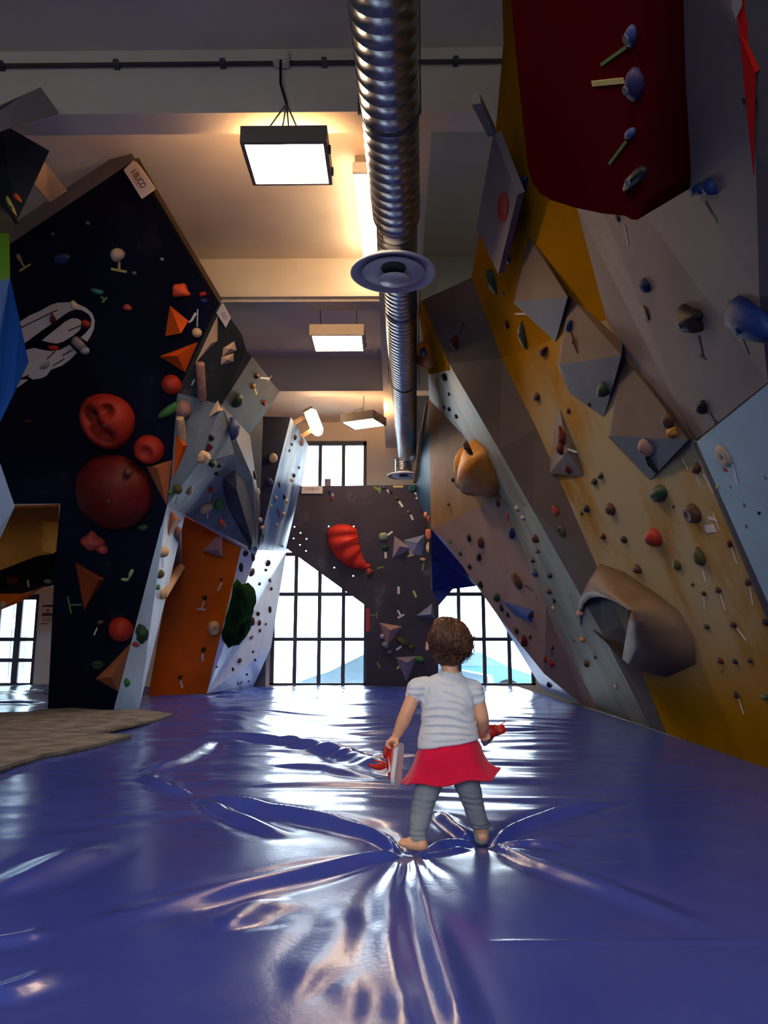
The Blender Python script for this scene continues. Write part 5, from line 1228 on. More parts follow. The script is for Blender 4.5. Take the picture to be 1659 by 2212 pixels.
# ---- yellow main face
H_(1135, 405, 30, 52, 'navy blue', 'halfmoon', 5, lab='dark blue half-moon hold beside the red slab edge'); H_(1105, 520, 14, 22, 'brown'); H_(1099, 562, 13, 16, 'slate blue', 'wedge'); H_(1065, 608, 26, 52, 'dark green', 'wedge', 45, lab='dark green diamond hold under the pale diamond volume'); H_(1088, 636, 7, 12, 'brown')
H_(1097, 702, 18, 15, 'dark red'); H_(1131, 722, 64, 20, 'olive', 'finger', -48, lab='long olive bar hold below the upper wedge volume'); H_(1177, 757, 22, 38, 'dark red', 'drop', 0); H_(1231, 706, 17, 28, 'blue'); H_(1160, 857, 17, 24, 'brown'); H_(1229, 887, 13, 14, 'brown')
H_(1305, 838, 32, 30, 'dark green', 'blob', lab='dark green hold on the middle wedge volume'); H_(1273, 873, 10, 13, 'black'); tape([(1113, 678), (1139, 678)], 'white', 4)
for u, v, w, h, c in ((1285, 1040, 15, 24, 'dark brown'), (1299, 1028, 15, 20, 'olive'), (1269, 1098, 18, 19, 'dark brown'), (1258, 1109, 9, 10, 'brown'), (1322, 1099, 28, 29, 'brown'), (1303, 1158, 14, 18, 'dark red'), (1349, 1165, 18, 21, 'dark brown'), (1377, 1228, 20, 24, 'brown'), (1465, 1220, 24, 20, 'olive'), (1507, 1012, 24, 24, 'brown'), (1578, 1175, 18, 14, 'dark red'), (1616, 1256, 17, 17, 'brown'), (1522, 1282, 12, 14, 'dark brown'), (1553, 1275, 14, 17, 'dark brown'), (1528, 1354, 12, 18, 'dark brown'), (1585, 1349, 14, 18, 'dark brown'), (1653, 1342, 14, 17, 'black'), (1558, 1427, 14, 16, 'dark red'), (1588, 1428, 12, 17, 'black'), (1620, 1426, 12, 17, 'dark brown'), (1591, 1500, 13, 13, 'dark brown'), (1655, 1505, 13, 28, 'dark green'), (1455, 1094, 6, 8, 'black'), (1497, 1262, 9, 10, 'olive'), (1560, 1450, 5, 5, 'brown')): H_(u, v, w, h, c)
H_(1417, 1160, 42, 40, 'red', 'ball', lab='large red dome hold in the middle of yellow wall'); H_(1426, 1066, 36, 54, 'dark green', 'blob', lab='dark olive-green upright hold below the lower wedge volume'); H_(1513, 1202, 38, 26, 'olive', 'blob', -25, lab='olive oval hold right of the red dome'); H_(1500, 1108, 44, 42, 'brown', 'dish', 0, lab='brown disc hold with pale scraps beside it, yellow wall')
for a, b in (((1500, 1010), (1512, 1050)), ((1474, 992), (1486, 1015)), ((1519, 1025), (1542, 1065)), ((1540, 1108), (1553, 1144)), ((1580, 1182), (1592, 1218)), ((1520, 1290), (1522, 1316)), ((1556, 1284), (1566, 1318)), ((1620, 1268), (1626, 1306)), ((1594, 1506), (1606, 1542)), ((1476, 1104), (1479, 1114)), ((1517, 1230), (1524, 1256)), ((1592, 1358), (1612, 1384))): tape([a, b], 'white', 3.2)
tape([(1524, 1143), (1544, 1141)], 'white', 17, lab='white square paper label on the yellow wall by the brown disc'); tape([(1530, 1119), (1548, 1124)], 'white', 6)
H_(1398, 966, 44, 30, 'pale pink', 'blob', 0, lab='pale pink rounded hold on the lower wedge volume'); H_(1406, 999, 62, 15, 'black', 'finger', 2, lab='black flat bar hold under the pale pink hold')
H_(1446, 908, 30, 30, 'brown', 'blob'); H_(1455, 933, 24, 24, 'amber', 'lobes', lab='amber lobed hold at the edge of grey overhang')
H_(1215, 940, 26, 36, 'dark red', 'wedge', 20); H_(1213, 968, 30, 22, 'dark red', 'blob'); tape([(1226, 970), (1246, 977)], 'white', 5); H_(1228, 1015, 22, 14, 'dark red'); H_(1240, 738, 60, 8, 'brown', 'finger', 2); H_(1258, 1325, 22, 34, 'pale pink', 'halfmoon', 0, lab='pale pink hold peeping out left of the hollow cone')
# ---- red slab and grey overhang
H_(1365, 78, 26, 40, 'slate blue', 'blob', 10, lab='upper blue-grey hold on the red slab'); tape([(1352, 102), (1298, 140)], 'green', 7); H_(1375, 182, 46, 62, 'purple', 'blob', 20, lab='dark purple rounded hold on the red slab'); tape([(1279, 181), (1347, 174)], 'yellow', 11, lab='yellow printed tape strip on the red slab')
H_(1364, 288, 24, 30, 'slate blue', 'blob', -20, lab='lower blue-grey hold on the red slab'); tape([(1352, 306), (1316, 354)], 'green', 7); H_(1372, 385, 30, 80, 'black', 'finger', -10, lab='black long hold low on the red slab'); H_(1335, 468, 22, 12, 'purple grey'); tape([(1348, 484), (1358, 530)], 'white', 5)
H_(1508, 408, 26, 40, 'blue', 'finger', 0, lab='left half of the blue forked hold on the grey overhang'); H_(1538, 405, 34, 36, 'blue', 'halfmoon', 40, lab='right half of the blue forked hold on the grey overhang'); tape([(1522, 436), (1548, 480)], 'green', 6)
H_(1396, 617, 27, 30, 'blue', 'blob', lab='small deep blue hold alone on the grey overhang'); H_(1393, 676, 36, 30, 'brown', 'wedge', 0, 6); H_(1497, 688, 62, 72, 'dark brown', 'lobes', 0, 34, lab='large dark brown bulb hold with T tape, grey overhang'); tape([(1510, 726), (1519, 772)], 'dark', 5, 26)
H_(1640, 690, 72, 110, 'blue', 'blob', 10, 40, lab='large blue hold cut by the right edge'); H_(1585, 668, 44, 28, 'grey', 'blob', -15); tape([(1592, 702), (1618, 766)], 'green', 6); H_(1519, 880, 38, 30, 'black', 'halfmoon', 60, lab='black curved hold near the lower corner of grey overhang'); tape([(1535, 894), (1546, 912)], 'dark', 2.5, 20)
tape([(1604, 219), (1638, 220)], 'dark', 12, lab='short dark tape on the bright red patch, top right')
# ---- pale steel panel
H_(1563, 985, 52, 40, 'tan', 'dish', -15, 10, lab='flat beige oval hold on the pale steel-blue panel'); tape([(1583, 1004), (1594, 1054)], 'white', 7, 42); tape([(1563, 1014), (1573, 1014)], 'red', 10, lab='small dark red square sticker on the pale steel-blue panel'); H_(1640, 1108, 8, 8, 'black'); H_(1550, 1052, 8, 10, 'yellow')
# ---- left edge wall and arch
H_(38, 428, 12, 22, 'orange', 'finger', 20); H_(24, 445, 10, 44, 'yellow', 'finger', 8); H_(35, 475, 12, 20, 'black'); H_(28, 1257, 26, 20, 'dark red'); tape([(60, 1252), (62, 1268)], 'white', 4); H_(8, 1306, 12, 16, 'tan', 'ball'); H_(105, 1256, 18, 10, 'grey')

# ---- labels: what repeats is told apart by its height on that wall
from collections import defaultdict
grp = defaultdict(list)
for e in PEND: grp[e[1]].append(e)
for base, L in grp.items():
    L.sort(key=lambda e: -e[3])
    b2 = base.replace('the far narrow facet of the right wall', 'the far right facet').replace(' facet of the right wall', ' right-wall facet').replace('the pale ridge strip of the right wall', 'the pale ridge strip').replace('the dark face of the blue tower', 'the dark tower face')
    for i, (o, b, cat, z, g, fixed) in enumerate(L):
        if len(L) == 1: lab = b2
        elif i == 0: lab = b2 + ', ' + ('upper of two' if len(L) == 2 else 'topmost')
        elif i == len(L) - 1: lab = b2 + ', ' + ('lower of two' if len(L) == 2 else 'lowest')
        else: lab = b2 + ', ' + ORD[i + 1] + ' from top'
        tag(o, lab, cat, g)
# ------------------------------------------------------------------ the toddler
CYD = 2.95; KS = CYD / 2.67          # his or her sizes below were measured for 2.67 m, KS carries them to the true distance
def K(u, v, dy=0.0): return W(u, v, CYD + dy * KS)
def ball(bm, c, r, n=2):
    r = r if isinstance(r, (tuple, list)) else (r, r, r)
    M = Matrix.Translation(c) @ Matrix.Diagonal((r[0] * KS, r[1] * KS, r[2] * KS, 1))
    bmesh.ops.create_icosphere(bm, subdivisions=n, radius=1.0, matrix=M)
def chain(bm, pts):
    for p, r in pts: ball(bm, Vector(p), r)
    for (a, ra), (b, rb) in zip(pts, pts[1:]):
        tube(bm, [Vector(a), Vector(b)], [ra * KS, rb * KS], 14)
def remesh(bm, voxel, smooth, name, m, parent, fn=None, factor=0.5):
    me = bpy.data.meshes.new(name); bm.to_mesh(me); bm.free()
    o = bpy.data.objects.new(name, me); COL.objects.link(o)
    a = o.modifiers.new('r', 'REMESH'); a.mode = 'VOXEL'; a.voxel_size = voxel
    b = o.modifiers.new('s', 'SMOOTH'); b.iterations = smooth; b.factor = factor
    bpy.context.view_layer.update()
    me2 = bpy.data.meshes.new_from_object(o.evaluated_get(bpy.context.evaluated_depsgraph_get()))
    o.modifiers.clear(); o.data = me2; bpy.data.meshes.remove(me); me2.name = name
    if fn:
        n = len(me2.vertices); co = np.empty(n * 3); me2.vertices.foreach_get('co', co); co = co.reshape(-1, 3)
        no = np.array([v.normal[:] for v in me2.vertices])
        co = fn(co, no); me2.vertices.foreach_set('co', co.ravel()); me2.update()
    me2.polygons.foreach_set('use_smooth', [True] * len(me2.polygons))
    me2.materials.clear(); me2.materials.append(m)
    setpar(o, parent)
    return o
SKIN = mat('toddler_skin', (0.76, 0.36, 0.20), 0.5, 0.06, 12, sss=0.15, spec=0.4)
HAIR = mat('brown_hair', (0.045, 0.016, 0.008), 0.38, 0.5, 30, col2=(0.13, 0.042, 0.015), bump=0.3, bscale=120, spec=0.5)
COTTON = mat('white_cotton', (0.66, 0.63, 0.64), 0.85, 0.04, 20, bump=0.06, bscale=300, fuzz=0.2)
SKIRTM = mat('crimson_jersey', (0.62, 0.006, 0.04), 0.8, 0.12, 12, bump=0.08, bscale=200, fuzz=0.25)
LEGM = mat('grey_leggings', (0.29, 0.28, 0.29), 0.85, 0.07, 25, bump=0.08, bscale=400)
kid = thing('person', 'toddler seen from behind in white top and red skirt, holding red shoes', 'person', (K(970, 1830).x, CYD, -0.03))
# head frame: looking up and a little to the left
HCc = K(966, 1386, 0.005)
HR = Euler((math.radians(24), math.radians(3), math.radians(14))).to_matrix()
def hp(x, y, z): return HCc + HR @ Vector((x * KS, y * KS, z * KS))
def hball(bm, c, r, n=3):
    M = Matrix.Translation(hp(*c)) @ HR.to_4x4() @ Matrix.Diagonal((r[0] * KS, r[1] * KS, r[2] * KS, 1))
    bmesh.ops.create_icosphere(bm, subdivisions=n, radius=1.0, matrix=M)
bm = bmesh.new()
hball(bm, (0, 0, 0.008), (0.063, 0.074, 0.066)); hball(bm, (0, 0.022, -0.022), (0.052, 0.050, 0.050))           # skull, face
hball(bm, (0, 0.058, -0.058), (0.020, 0.016, 0.014)); hball(bm, (0, 0.074, -0.018), (0.009, 0.010, 0.010))      # chin, nose
for s in (-1, 1):
    hball(bm, (s * 0.030, 0.052, -0.034), (0.022, 0.020, 0.020)); hball(bm, (s * 0.026, 0.062, 0.008), (0.020, 0.010, 0.006))  # cheeks, brow
    hball(bm, (s * 0.064, 0.004, -0.018), (0.008, 0.014, 0.020)); hball(bm, (s * 0.066, 0.006, -0.031), (0.006, 0.008, 0.008))  # ears
chain(bm, [(hp(0, -0.008, -0.045), 0.030), (K(974, 1452, 0.0), 0.027), (K(974, 1470, 0.0), 0.030)])
chain(bm, [(K(970, 1485), 0.042), (K(968, 1540), 0.050), (K(968, 1600), 0.052), (K(968, 1650), 0.052)])
chain(bm, [(K(945, 1478), 0.026), (K(905, 1482), 0.026), (K(890, 1512, -0.004), 0.0245), (K(880, 1536, -0.006), 0.0235), (K(871, 1558, 0.0), 0.0235), (K(861, 1580, 0.004), 0.018), (K(856, 1590, 0.006), 0.0155)])
chain(bm, [(K(995, 1482), 0.026), (K(1024, 1488), 0.025), (K(1034, 1520, -0.002), 0.024), (K(1041, 1550, 0.0), 0.0235), (K(1043, 1566, 0.03), 0.022), (K(1041, 1582, 0.065), 0.017), (K(1041, 1588, 0.08), 0.0155)])
# left hand closing on the shoe heel
ball(bm, K(850, 1599, 0.004), (0.0165, 0.015, 0.015))
for i, (u, v, l) in enumerate(((838, 1602, 1.0), (840, 1601, 1.06), (843, 1600, 1.0), (846, 1600, 0.86))):
    dy = -0.013 + i * 0.0115
    chain(bm, [(K(848, 1599, dy * 0.6), 0.0075), (K(u, v, dy), 0.0062), (K(u - 3, v + 8 * l, dy), 0.0056), (K(u + 4, v + 14 * l, dy), 0.0050)])
chain(bm, [(K(857, 1598, -0.004), 0.0075), (K(858, 1606, -0.018), 0.0062), (K(852, 1611, -0.022), 0.0052)])
# right hand, in front of the body
ball(bm, K(1045, 1588, 0.09), (0.015, 0.017, 0.014))
for i in range(4):
    dy = 0.078 + i * 0.011
    chain(bm, [(K(1048, 1586, dy), 0.0075), (K(1055, 1587, dy), 0.0062), (K(1057, 1594, dy), 0.0056), (K(1050, 1598, dy), 0.0050)])
chain(bm, [(K(1042, 1586, 0.08), 0.0075), (K(1040, 1594, 0.072), 0.0062), (K(1046, 1599, 0.072), 0.0052)])
# legs and feet
LA, RA = K(903, 1811, 0.0), K(1040, 1797, 0.125)
chain(bm, [(K(935, 1668), 0.040), (K(911, 1748, 0.012), 0.032), (LA, 0.023)])
chain(bm, [(K(1003, 1664), 0.040), (K(1026, 1746, 0.075), 0.031), (RA, 0.023)])
lh, lb, lt = K(911, 1826, -0.012), K(884, 1824, -0.004), K(869, 1820, 0.004)
chain(bm, [(LA, 0.024), (lh, 0.021)]); chain(bm, [(LA + Vector((-0.008, 0.004, -0.012)), 0.022), (lb + Vector((0, 0, 0.004)), 0.018), (lt, 0.012)]); chain(bm, [(lh, 0.020), (lb, 0.017)])
for k in range(5):
    c = lt + Vector((-0.010 + 0.002 * abs(k - 1), -0.016 + k * 0.0085, 0.0)); chain(bm, [(lb + Vector((0, -0.010 + k * 0.006, 0)), 0.009), (c, 0.0068 - 0.0006 * k)])
rh, rb_, rt = K(1042, 1806, 0.115), RA + Vector((0.004, 0.045, -0.045)), RA + Vector((0.006, 0.075, -0.052))
chain(bm, [(RA, 0.024), (rh, 0.021)]); chain(bm, [(RA, 0.022), (rb_, 0.018), (rt, 0.012)]); chain(bm, [(rh, 0.02), (rb_, 0.017)])
for k in range(5): chain(bm, [(rb_ + Vector((-0.014 + k * 0.007, 0.01, 0)), 0.009), (rt + Vector((-0.017 + k * 0.0085, 0.008, 0)), 0.0068 - 0.0005 * k)])
body = remesh(bm, 0.0026, 7, 'body', SKIN, kid)
# face details
EYE = mat('eye_dark', (0.02, 0.015, 0.012), 0.15); LIP = mat('lip', (0.50, 0.14, 0.12), 0.45)
for s in (-1, 1):
    bm = bmesh.new(); hball(bm, (s * 0.026, 0.066, -0.004), (0.009, 0.006, 0.006), 2); bm_obj('eye', bm, EYE, body, True)
bm = bmesh.new(); hball(bm, (0, 0.070, -0.043), (0.014, 0.005, 0.004), 2); bm_obj('mouth', bm, LIP, body, True)

# hair: a soft cap plus strands and loose curls
def hairfn(co, no):
    d = (co - np.array(HCc)); a = np.arctan2(d[:, 0], -d[:, 1]); z = d[:, 2]
    w = 0.0022 * np.sin(a * 17 + 4 * np.sin(z * 60)) + 0.0016 * np.sin(a * 31 + z * 90) + 0.002 * np.sin(z * 140 + 3 * np.sin(a * 5))
    return co + no * w[:, None]
bm = bmesh.new()
hball(bm, (0, -0.016, 0.014), (0.071, 0.072, 0.070)); hball(bm, (0.002, -0.026, -0.028), (0.060, 0.052, 0.046)); hball(bm, (0, 0.028, 0.046), (0.050, 0.040, 0.030))
cap = remesh(bm, 0.0035, 4, 'hair', HAIR, kid, hairfn)
r = random.Random(5)
bm = bmesh.new()
crown = Vector((0.0, -0.010, 0.0))
for i in range(620):
    th = r.uniform(0, 2 * math.pi); ph0 = r.uniform(0.05, 1.1)
    pts = []; rad = []
    L = r.uniform(0.5, 1.1); amp = r.uniform(0.05, 0.16); fq = r.uniform(2, 5); p0 = r.uniform(0, 6)
    for k in range(9):
        t = k / 8; ph = ph0 + t * L; a = th + amp * math.sin(fq * t * 2 + p0)
        if math.sin(a) > 0.35 and ph > 1.15: break
        d = Vector((math.sin(ph) * math.cos(a), math.sin(ph) * math.sin(a), math.cos(ph)))
        low = max(0.0, -d.z)
        q = Vector((d.x * (0.0725 - 0.010 * low), -0.017 + d.y * (0.074 - 0.012 * low), 0.012 + d.z * 0.0735)) * (1.0 + 0.035 * math.sin(fq * t * 4 + p0) + 0.03 * t * t)
        pts.append(hp(*q)); rad.append(0.0028 * (1 - 0.7 * t) + 0.0004)
    if len(pts) > 2: tube(bm, pts, rad, 4)
o = bm_obj('strand_layer', bm, HAIR, cap, True); o['kind'] = 'stuff'
bm = bmesh.new()
for i in range(170):
    side = r.random()
    if side < 0.6: a = r.uniform(-0.75, 0.1); ph = r.uniform(1.1, 2.0)          # right side curls
    elif side < 0.80: a = r.uniform(math.pi + 0.2, 2 * math.pi - 0.2); ph = r.uniform(1.9, 2.35)   # nape
    else: a = r.uniform(0, 2 * math.pi); ph = r.uniform(0.0, 0.7)                  # crown
    d = Vector((math.sin(ph) * math.cos(a), math.sin(ph) * math.sin(a), math.cos(ph)))
    root = Vector((d.x * 0.068, -0.017 + d.y * 0.069, 0.012 + d.z * 0.069))
    ax = (d + Vector((r.uniform(-0.5, 0.5), r.uniform(-0.5, 0.5), r.uniform(-1.1, 0.0)))).normalized()
    e1 = ax.orthogonal().normalized(); e2 = ax.cross(e1); cr = r.uniform(0.004, 0.008); L = r.uniform(0.012, 0.030); nt = r.uniform(1.0, 2.2)
    pts = []; rad = []
    for k in range(15):
        t = k / 14; q = root + ax * (L * t) + (e1 * (math.cos(2 * math.pi * nt * t) - 1) + e2 * math.sin(2 * math.pi * nt * t)) * cr
        pts.append(hp(*q)); rad.append(0.0021 * (1 - 0.6 * t))
    tube(bm, pts, rad, 4)
o = bm_obj('loose_curls', bm, HAIR, cap, True); o['kind'] = 'stuff'

# shirt
def ringloft(bm, rings, n=48, cap=True):
    R = []
    for (lu, lv, ru, rv, ry, dy) in rings:
        a, b = K(lu, lv, dy), K(ru, rv, dy); c = (a + b) / 2; h = (b - a) / 2
        R.append([bm.verts.new(c + h * math.cos(2 * math.pi * k / n) + Vector((0, 1, 0)) * ry * KS * math.sin(2 * math.pi * k / n)) for k in range(n)])
    for a, b in zip(R, R[1:]):
        for k in range(n): bm.faces.new((a[k], a[(k + 1) % n], b[(k + 1) % n], b[k]))
    if cap: bm.faces.new(R[0][::-1]); bm.faces.new(R[-1])
    return R
bm = bmesh.new()
ringloft(bm, [(904, 1618, 1033, 1597, 0.066, 0), (901, 1616, 1036, 1595, 0.071, 0), (903, 1592, 1032, 1576, 0.069, 0), (909, 1562, 1027, 1556, 0.064, 0), (911, 1535, 1026, 1532, 0.062, 0), (907, 1508, 1029, 1510, 0.058, 0), (904, 1488, 1031, 1492, 0.053, 0), (912, 1470, 1022, 1475, 0.045, 0), (934, 1459, 1008, 1464, 0.037, 0), (948, 1453, 999, 1458, 0.032, 0), (952, 1450, 995, 1455, 0.030, 0)])
chain(bm, [(K(920, 1482), 0.033), (K(901, 1487), 0.0345), (K(895, 1501), 0.0305)])
chain(bm, [(K(1008, 1485), 0.033), (K(1023, 1492), 0.0345), (K(1030, 1509), 0.0295)])
XC = K(968, 1540).x
FOLDS = [([(908, 1548), (935, 1541), (965, 1541), (1000, 1552), (1022, 1558)], 0.0042, 0.0060), ([(906, 1566), (940, 1560), (975, 1561), (1024, 1572)], 0.0045, 0.0055), ([(904, 1582), (950, 1577), (990, 1578), (1028, 1585)], 0.0040, 0.0055),
         ([(912, 1530), (945, 1523), (985, 1527), (1012, 1545)], 0.0034, 0.0060), ([(985, 1478), (1003, 1492), (1014, 1512), (1020, 1530)], 0.0036, 0.0065), ([(948, 1488), (975, 1494), (1000, 1508)], 0.0030, 0.0060), ([(930, 1478), (927, 1500), (918, 1525)], 0.0034, 0.0055),
         ([(955, 1508), (985, 1512), (1010, 1526)], 0.0030, 0.0055), ([(925, 1596), (965, 1592), (1010, 1590)], 0.0026, 0.0060), ([(940, 1466), (960, 1474), (990, 1480)], 0.0024, 0.0050)]
def shirtfn(co, no):
    x = co[:, 0]; z = co[:, 2]; y = co[:, 1]
    nz = vnoise(x, z, 0.03, 0.02, 31)
    back = np.clip(-no[:, 1] * 1.5 + 0.15, 0, 1)
    w = 0.0010 * nz
    for px, A, wd in FOLDS:
        P = np.array([(K(*q).x, K(*q).z) for q in px]); best = np.full(x.shape, 9.0); tt = np.zeros_like(x); sg = np.ones_like(x)
        for i in range(len(P) - 1):
            d = P[i + 1] - P[i]; t = np.clip(((x - P[i, 0]) * d[0] + (z - P[i, 1]) * d[1]) / (d @ d), 0, 1)
            dx = x - P[i, 0] - t * d[0]; dz = z - P[i, 1] - t * d[1]; dd = np.hypot(dx, dz); k = dd < best
            best = np.where(k, dd, best); tt = np.where(k, (i + t) / (len(P) - 1), tt); sg = np.where(k, np.sign(d[0] * dz - d[1] * dx), sg)
        q = best / (wd * (0.6 + 0.6 * np.sin(math.pi * tt)))
        w = w + back * A * sstep(0, 0.2, tt) * sstep(0, 0.2, 1 - tt) * (np.exp(-q ** 2) - 0.5 * np.exp(-((q - 1.5) / 0.7) ** 2) * (sg < 0))
    t = (K(968, 1470).z - z) / (K(968, 1470).z - K(968, 1605).z)
    slv = (np.abs(x - XC) > 0.090) & (t < 0.42)
    w = np.where(slv, 0.0020 * np.sin(np.arctan2(y - CYD, z - K(900, 1490).z) * 9), w)
    return co + no * w[:, None]
shirt = remesh(bm, 0.0035, 5, 'shirt', COTTON, kid, shirtfn)
# frilled collar and hems
def frill(name, c, hx, hy, r0, waves, n=72, m=COTTON, amp=0.003):
    bm = bmesh.new(); pts = [c + hx * math.cos(2 * math.pi * k / n) + hy * KS * math.sin(2 * math.pi * k / n) + Vector((0, 0, amp * math.sin(waves * 2 * math.pi * k / n))) for k in range(n)]
    pts.append(pts[0]); tube(bm, pts, r0, 6, False); return bm_obj(name, bm, m, shirt, True)
a, b = K(951, 1450), K(996, 1455); frill('collar', (a + b) / 2, (b - a) / 2, Vector((0, 0.030, 0.004)), 0.0036, 11)
a, b = K(880, 1498), K(911, 1512); frill('sleeve_hem', (a + b) / 2, (b - a) / 2 * 1.02, Vector((0, 0.027, 0)), 0.0030, 8, amp=0.001)
a, b = K(1017, 1518), K(1042, 1514); frill('sleeve_hem', (a + b) / 2, (b - a) / 2 * 1.05, Vector((0, 0.024, 0)), 0.0030, 8, amp=0.001)
# skirt
bm = bmesh.new(); n = 120; R = []
prof = [(912, 1604, 1026, 1590, 0.054), (908, 1614, 1030, 1598, 0.061), (901, 1628, 1038, 1612, 0.073), (896, 1645, 1043, 1630, 0.079), (889, 1662, 1051, 1648, 0.085), (881, 1677, 1062, 1660, 0.092), (875, 1686, 1070, 1667, 0.097), (873, 1690, 1074, 1670, 0.099)]
for i, (lu, lv, ru, rv, ry) in enumerate(prof):
    a, b = K(lu, lv), K(ru, rv); c = (a + b) / 2; h = (b - a) / 2; f = (i / (len(prof) - 1)) ** 1.6
    ring = []
    for k in range(n):
        t = 2 * math.pi * k / n
        wv = 1 + f * (0.045 * math.sin(7 * t + 0.6) + 0.03 * math.sin(4 * t + 2.0))
        p = c + h * math.cos(t) * wv + Vector((0, 1, 0)) * ry * KS * math.sin(t) * wv
        p.z += f * (0.006 * math.sin(5 * t + 1.2) + 0.010 * max(0, math.cos(t)) ** 6 - 0.008 * max(0, math.cos(t - 5.6)) ** 8)
        ring.append(bm.verts.new(p))
    R.append(ring)
for a, b in zip(R, R[1:]):
    for k in range(n): bm.faces.new((a[k], a[(k + 1) % n], b[(k + 1) % n], b[k]))
skirt = bm_obj('skirt', bm, SKIRTM, kid, True)
sm = skirt.modifiers.new('thick', 'SOLIDIFY'); sm.thickness = 0.004; sm.offset = 0
bm = bmesh.new(); hem = [v for v in [Vector(p) for p in [tuple(x) for x in []]]]
me = skirt.data; last = [Vector(me.vertices[len(me.vertices) - n + k].co) for k in range(n)]
tube(bm, last + [last[0]], 0.0042, 8, False); bm_obj('hem_roll', bm, SKIRTM, skirt, True)
bm = bmesh.new(); prev = [Vector(me.vertices[len(me.vertices) - 3 * n + k].co) + (Vector(me.vertices[len(me.vertices) - 3 * n + k].co) - K(970, 1670)).normalized() * 0.002 for k in range(n)]
tube(bm, prev + [prev[0]], 0.0012, 5, False); bm_obj('stitch_line', bm, SKIRTM, skirt, True)
# leggings
def legfn(co, no):
    z = co[:, 2]; x = co[:, 0]
    nz = vnoise(x, z, 0.03, 0.02, 41)
    zl = 0.075; kz = K(911, 1735).z
    ank = np.exp(-((z - K(904, 1805).z) / 0.03) ** 2); kn = np.exp(-((z - kz) / 0.03) ** 2)
    w = 0.0014 * ank * np.sin(z * 330 + 8 * x) + 0.0016 * kn * np.sin(z * 260 + 30 * x + nz) + 0.0006 * nz
    return co + no * w[:, None]
bm = bmesh.new()
ball(bm, K(968, 1648), (0.066, 0.056, 0.050), 3)
chain(bm, [(K(940, 1655), 0.046), (K(928, 1690, 0.004), 0.0455), (K(914, 1735, 0.012), 0.0375), (K(908, 1770, 0.004), 0.0345), (LA + Vector((0, 0, 0.024)), 0.0285), (LA + Vector((0.002, 0, -0.006)), 0.0275)])
chain(bm, [(K(998, 1655), 0.046), (K(1008, 1690, 0.02), 0.0445), (K(1022, 1735, 0.065), 0.0365), (K(1031, 1768, 0.095), 0.033), (RA + Vector((0, 0, 0.024)), 0.0285), (RA + Vector((0, 0.002, -0.020)), 0.0275)])
legs = remesh(bm, 0.0034, 4, 'leggings', LEGM, kid, legfn)

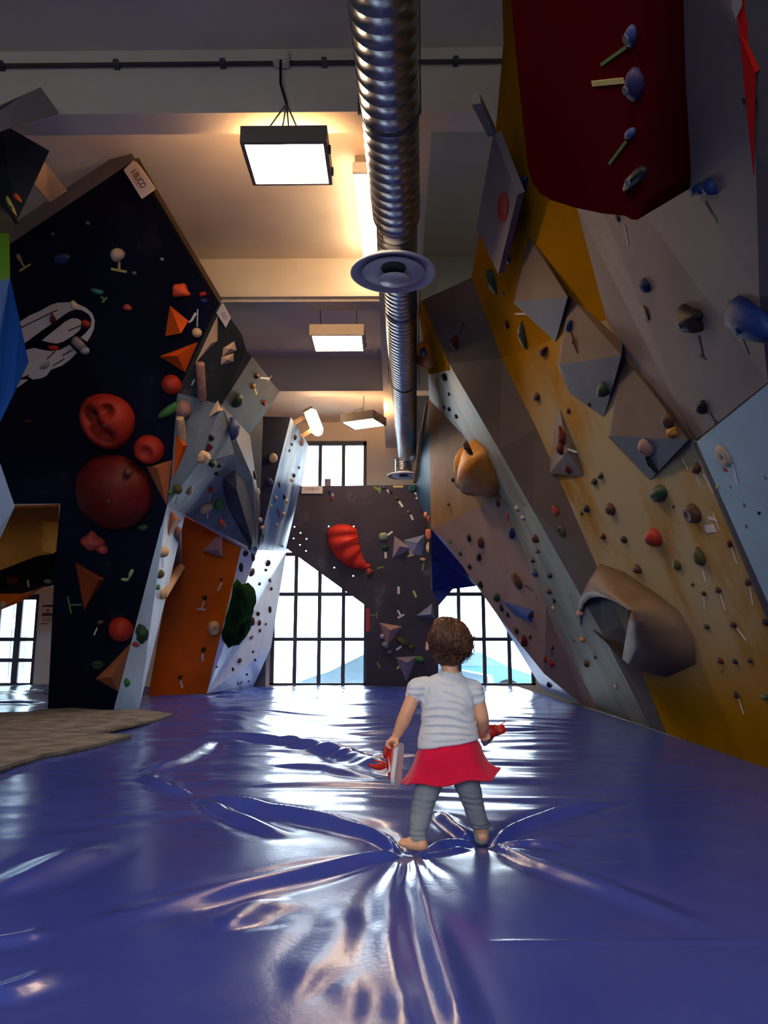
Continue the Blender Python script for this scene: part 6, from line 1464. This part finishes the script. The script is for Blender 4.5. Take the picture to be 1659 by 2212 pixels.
# ---- red sneakers
SHOE_R = mat('red_shoe_leather', (0.50, 0.018, 0.010), 0.45, 0.1, 20, spec=0.4); SHOE_D = mat('dark_shoe_lining', (0.05, 0.012, 0.012), 0.8); SOLE = mat('white_rubber', (0.62, 0.60, 0.58), 0.6, 0.05, 20)
def shoe(label, M):
    t = thing('sneaker', label, 'shoe', M.to_translation(), 'pair of red toddler sneakers')
    def add(nm, bm, m, sm=True):
        bmesh.ops.transform(bm, matrix=M, verts=bm.verts); return bm_obj(nm, bm, m, t, sm)
    X = [-0.066, -0.060, -0.045, -0.025, 0.0, 0.022, 0.042, 0.056, 0.065, 0.069]
    Wd = [0.010, 0.019, 0.0235, 0.0245, 0.0255, 0.028, 0.0285, 0.024, 0.015, 0.006]
    Ht = [0.036, 0.050, 0.054, 0.050, 0.046, 0.038, 0.029, 0.022, 0.015, 0.009]
    bm = bmesh.new(); R = []
    for x, w in zip(X, Wd):
        R.append([bm.verts.new((x * 1.03, y * (w + 0.002), z)) for y, z in ((-0.96, 0), (-1, 0.006), (-0.98, 0.014), (0.98, 0.014), (1, 0.006), (0.96, 0))])
    for a, b in zip(R, R[1:]):
        for k in range(6): bm.faces.new((a[k], a[(k + 1) % 6], b[(k + 1) % 6], b[k]))
    bm.faces.new(R[0][::-1]); bm.faces.new(R[-1]); add('sole', bm, SOLE, False)
    bm = bmesh.new(); R = []; n = 14
    for x, w, h in zip(X, Wd, Ht):
        ring = []
        for k in range(n + 1):
            a = math.pi * k / n; ring.append(bm.verts.new((x, w * math.copysign(abs(math.cos(a)) ** 0.7, math.cos(a)), 0.013 + (h - 0.013) * math.sin(a) ** 0.75)))
        R.append(ring)
    for a, b in zip(R, R[1:]):
        for k in range(n): bm.faces.new((a[k], a[k + 1], b[k + 1], b[k]))
        bm.faces.new((a[n], b[n], b[0], a[0]))
    bm.faces.new(R[0][::-1]); bm.faces.new(R[-1]); add('upper', bm, SHOE_R)
    bm = bmesh.new(); lathe(bm, [(0.002, 0.0), (0.9, 0.0), (1.0, 0.18), (0.86, 0.24), (0.7, 0.10), (0.002, 0.10)], Matrix.Translation((-0.036, 0, 0.046)) @ Matrix.Rotation(-0.06, 4, 'Y') @ Matrix.Diagonal((0.027, 0.019, 0.045, 1)), 24); add('collar', bm, SHOE_R)
    bm = bmesh.new(); lathe(bm, [(0.002, 0), (0.84, 0), (0.84, 0.08), (0.002, 0.08)], Matrix.Translation((-0.036, 0, 0.051)) @ Matrix.Diagonal((0.026, 0.018, 0.03, 1)), 20); add('lining', bm, SHOE_D)
    # tongue pulled out
    bm = bmesh.new(); P = [(0.004, 0.044), (-0.001, 0.060), (-0.003, 0.076), (-0.002, 0.090)]; rr = []
    for (x, z), w in zip(P, (0.015, 0.016, 0.016, 0.012)): rr.append([bm.verts.new((x + d, y, z)) for d, y in ((0, -w), (0, w), (0.005, w), (0.005, -w))])
    for a, b in zip(rr, rr[1:]):
        for k in range(4): bm.faces.new((a[k], a[(k + 1) % 4], b[(k + 1) % 4], b[k]))
    bm.faces.new(rr[0][::-1]); bm.faces.new(rr[-1]); add('tongue', bm, SHOE_R)
    # open hook strap curling away
    bm = bmesh.new(); rr = []
    for k in range(9):
        f = k / 8; z = 0.034 + 0.070 * f; y = 0.026 - 0.010 * math.sin(f * 3) ; x = 0.006 + 0.012 * math.sin(f * 2.6)
        w = 0.0105 * (1 - 0.75 * max(0, f - 0.55) / 0.45); rr.append([bm.verts.new((x + a * w, y + c, z)) for a, c in ((-1, 0), (1, 0), (1, 0.003), (-1, 0.003))])
    for a, b in zip(rr, rr[1:]):
        for k in range(4): bm.faces.new((a[k], a[(k + 1) % 4], b[(k + 1) % 4], b[k]))
    bm.faces.new(rr[0][::-1]); bm.faces.new(rr[-1]); add('strap', bm, SHOE_R)
    # curved tick emblem on both sides
    tick = [(-0.022, 0.034), (0.014, 0.0175), (0.024, 0.0175), (0.030, 0.024), (0.033, 0.0345), (0.026, 0.0285), (0.019, 0.0245), (0.010, 0.0245)]
    for s in (-1, 1):
        bm = bmesh.new(); a = [bm.verts.new((x, s * (np.interp(x, X, Wd) * 0.985 + 0.0016), z)) for x, z in tick]; b = [bm.verts.new((v.co.x, v.co.y - s * 0.003, v.co.z)) for v in a]
        bm.faces.new(a); bm.faces.new(b[::-1])
        for k in range(len(a)): j = (k + 1) % len(a); bm.faces.new((a[k], a[j], b[j], b[k]))
        add('tick_emblem', bm, SOLE, False)
    return t
def axes(o, x, z):
    x = Vector(x).normalized(); z = Vector(z); z = (z - x * z.dot(x)).normalized(); y = z.cross(x)
    M = Matrix((x, y, z)).transposed().to_4x4() @ Matrix.Scale(KS, 4); M.translation = o; return M
a, b = K(861, 1612, 0.01), K(853, 1690, 0.0)
shoe('red sneaker hanging toe down from the left hand', axes((a + b) / 2 + Vector((0.010, -0.004, 0)), b - a, (-0.86, 0.42, 0.0)))
c = K(1052, 1592, 0.12)
shoe('red sneaker mostly hidden in front, held in the right hand', axes(c + Vector((-0.016, 0.050, -0.002)), (0.05, 0.96, -0.28), (0.93, 0.0, 0.30)))
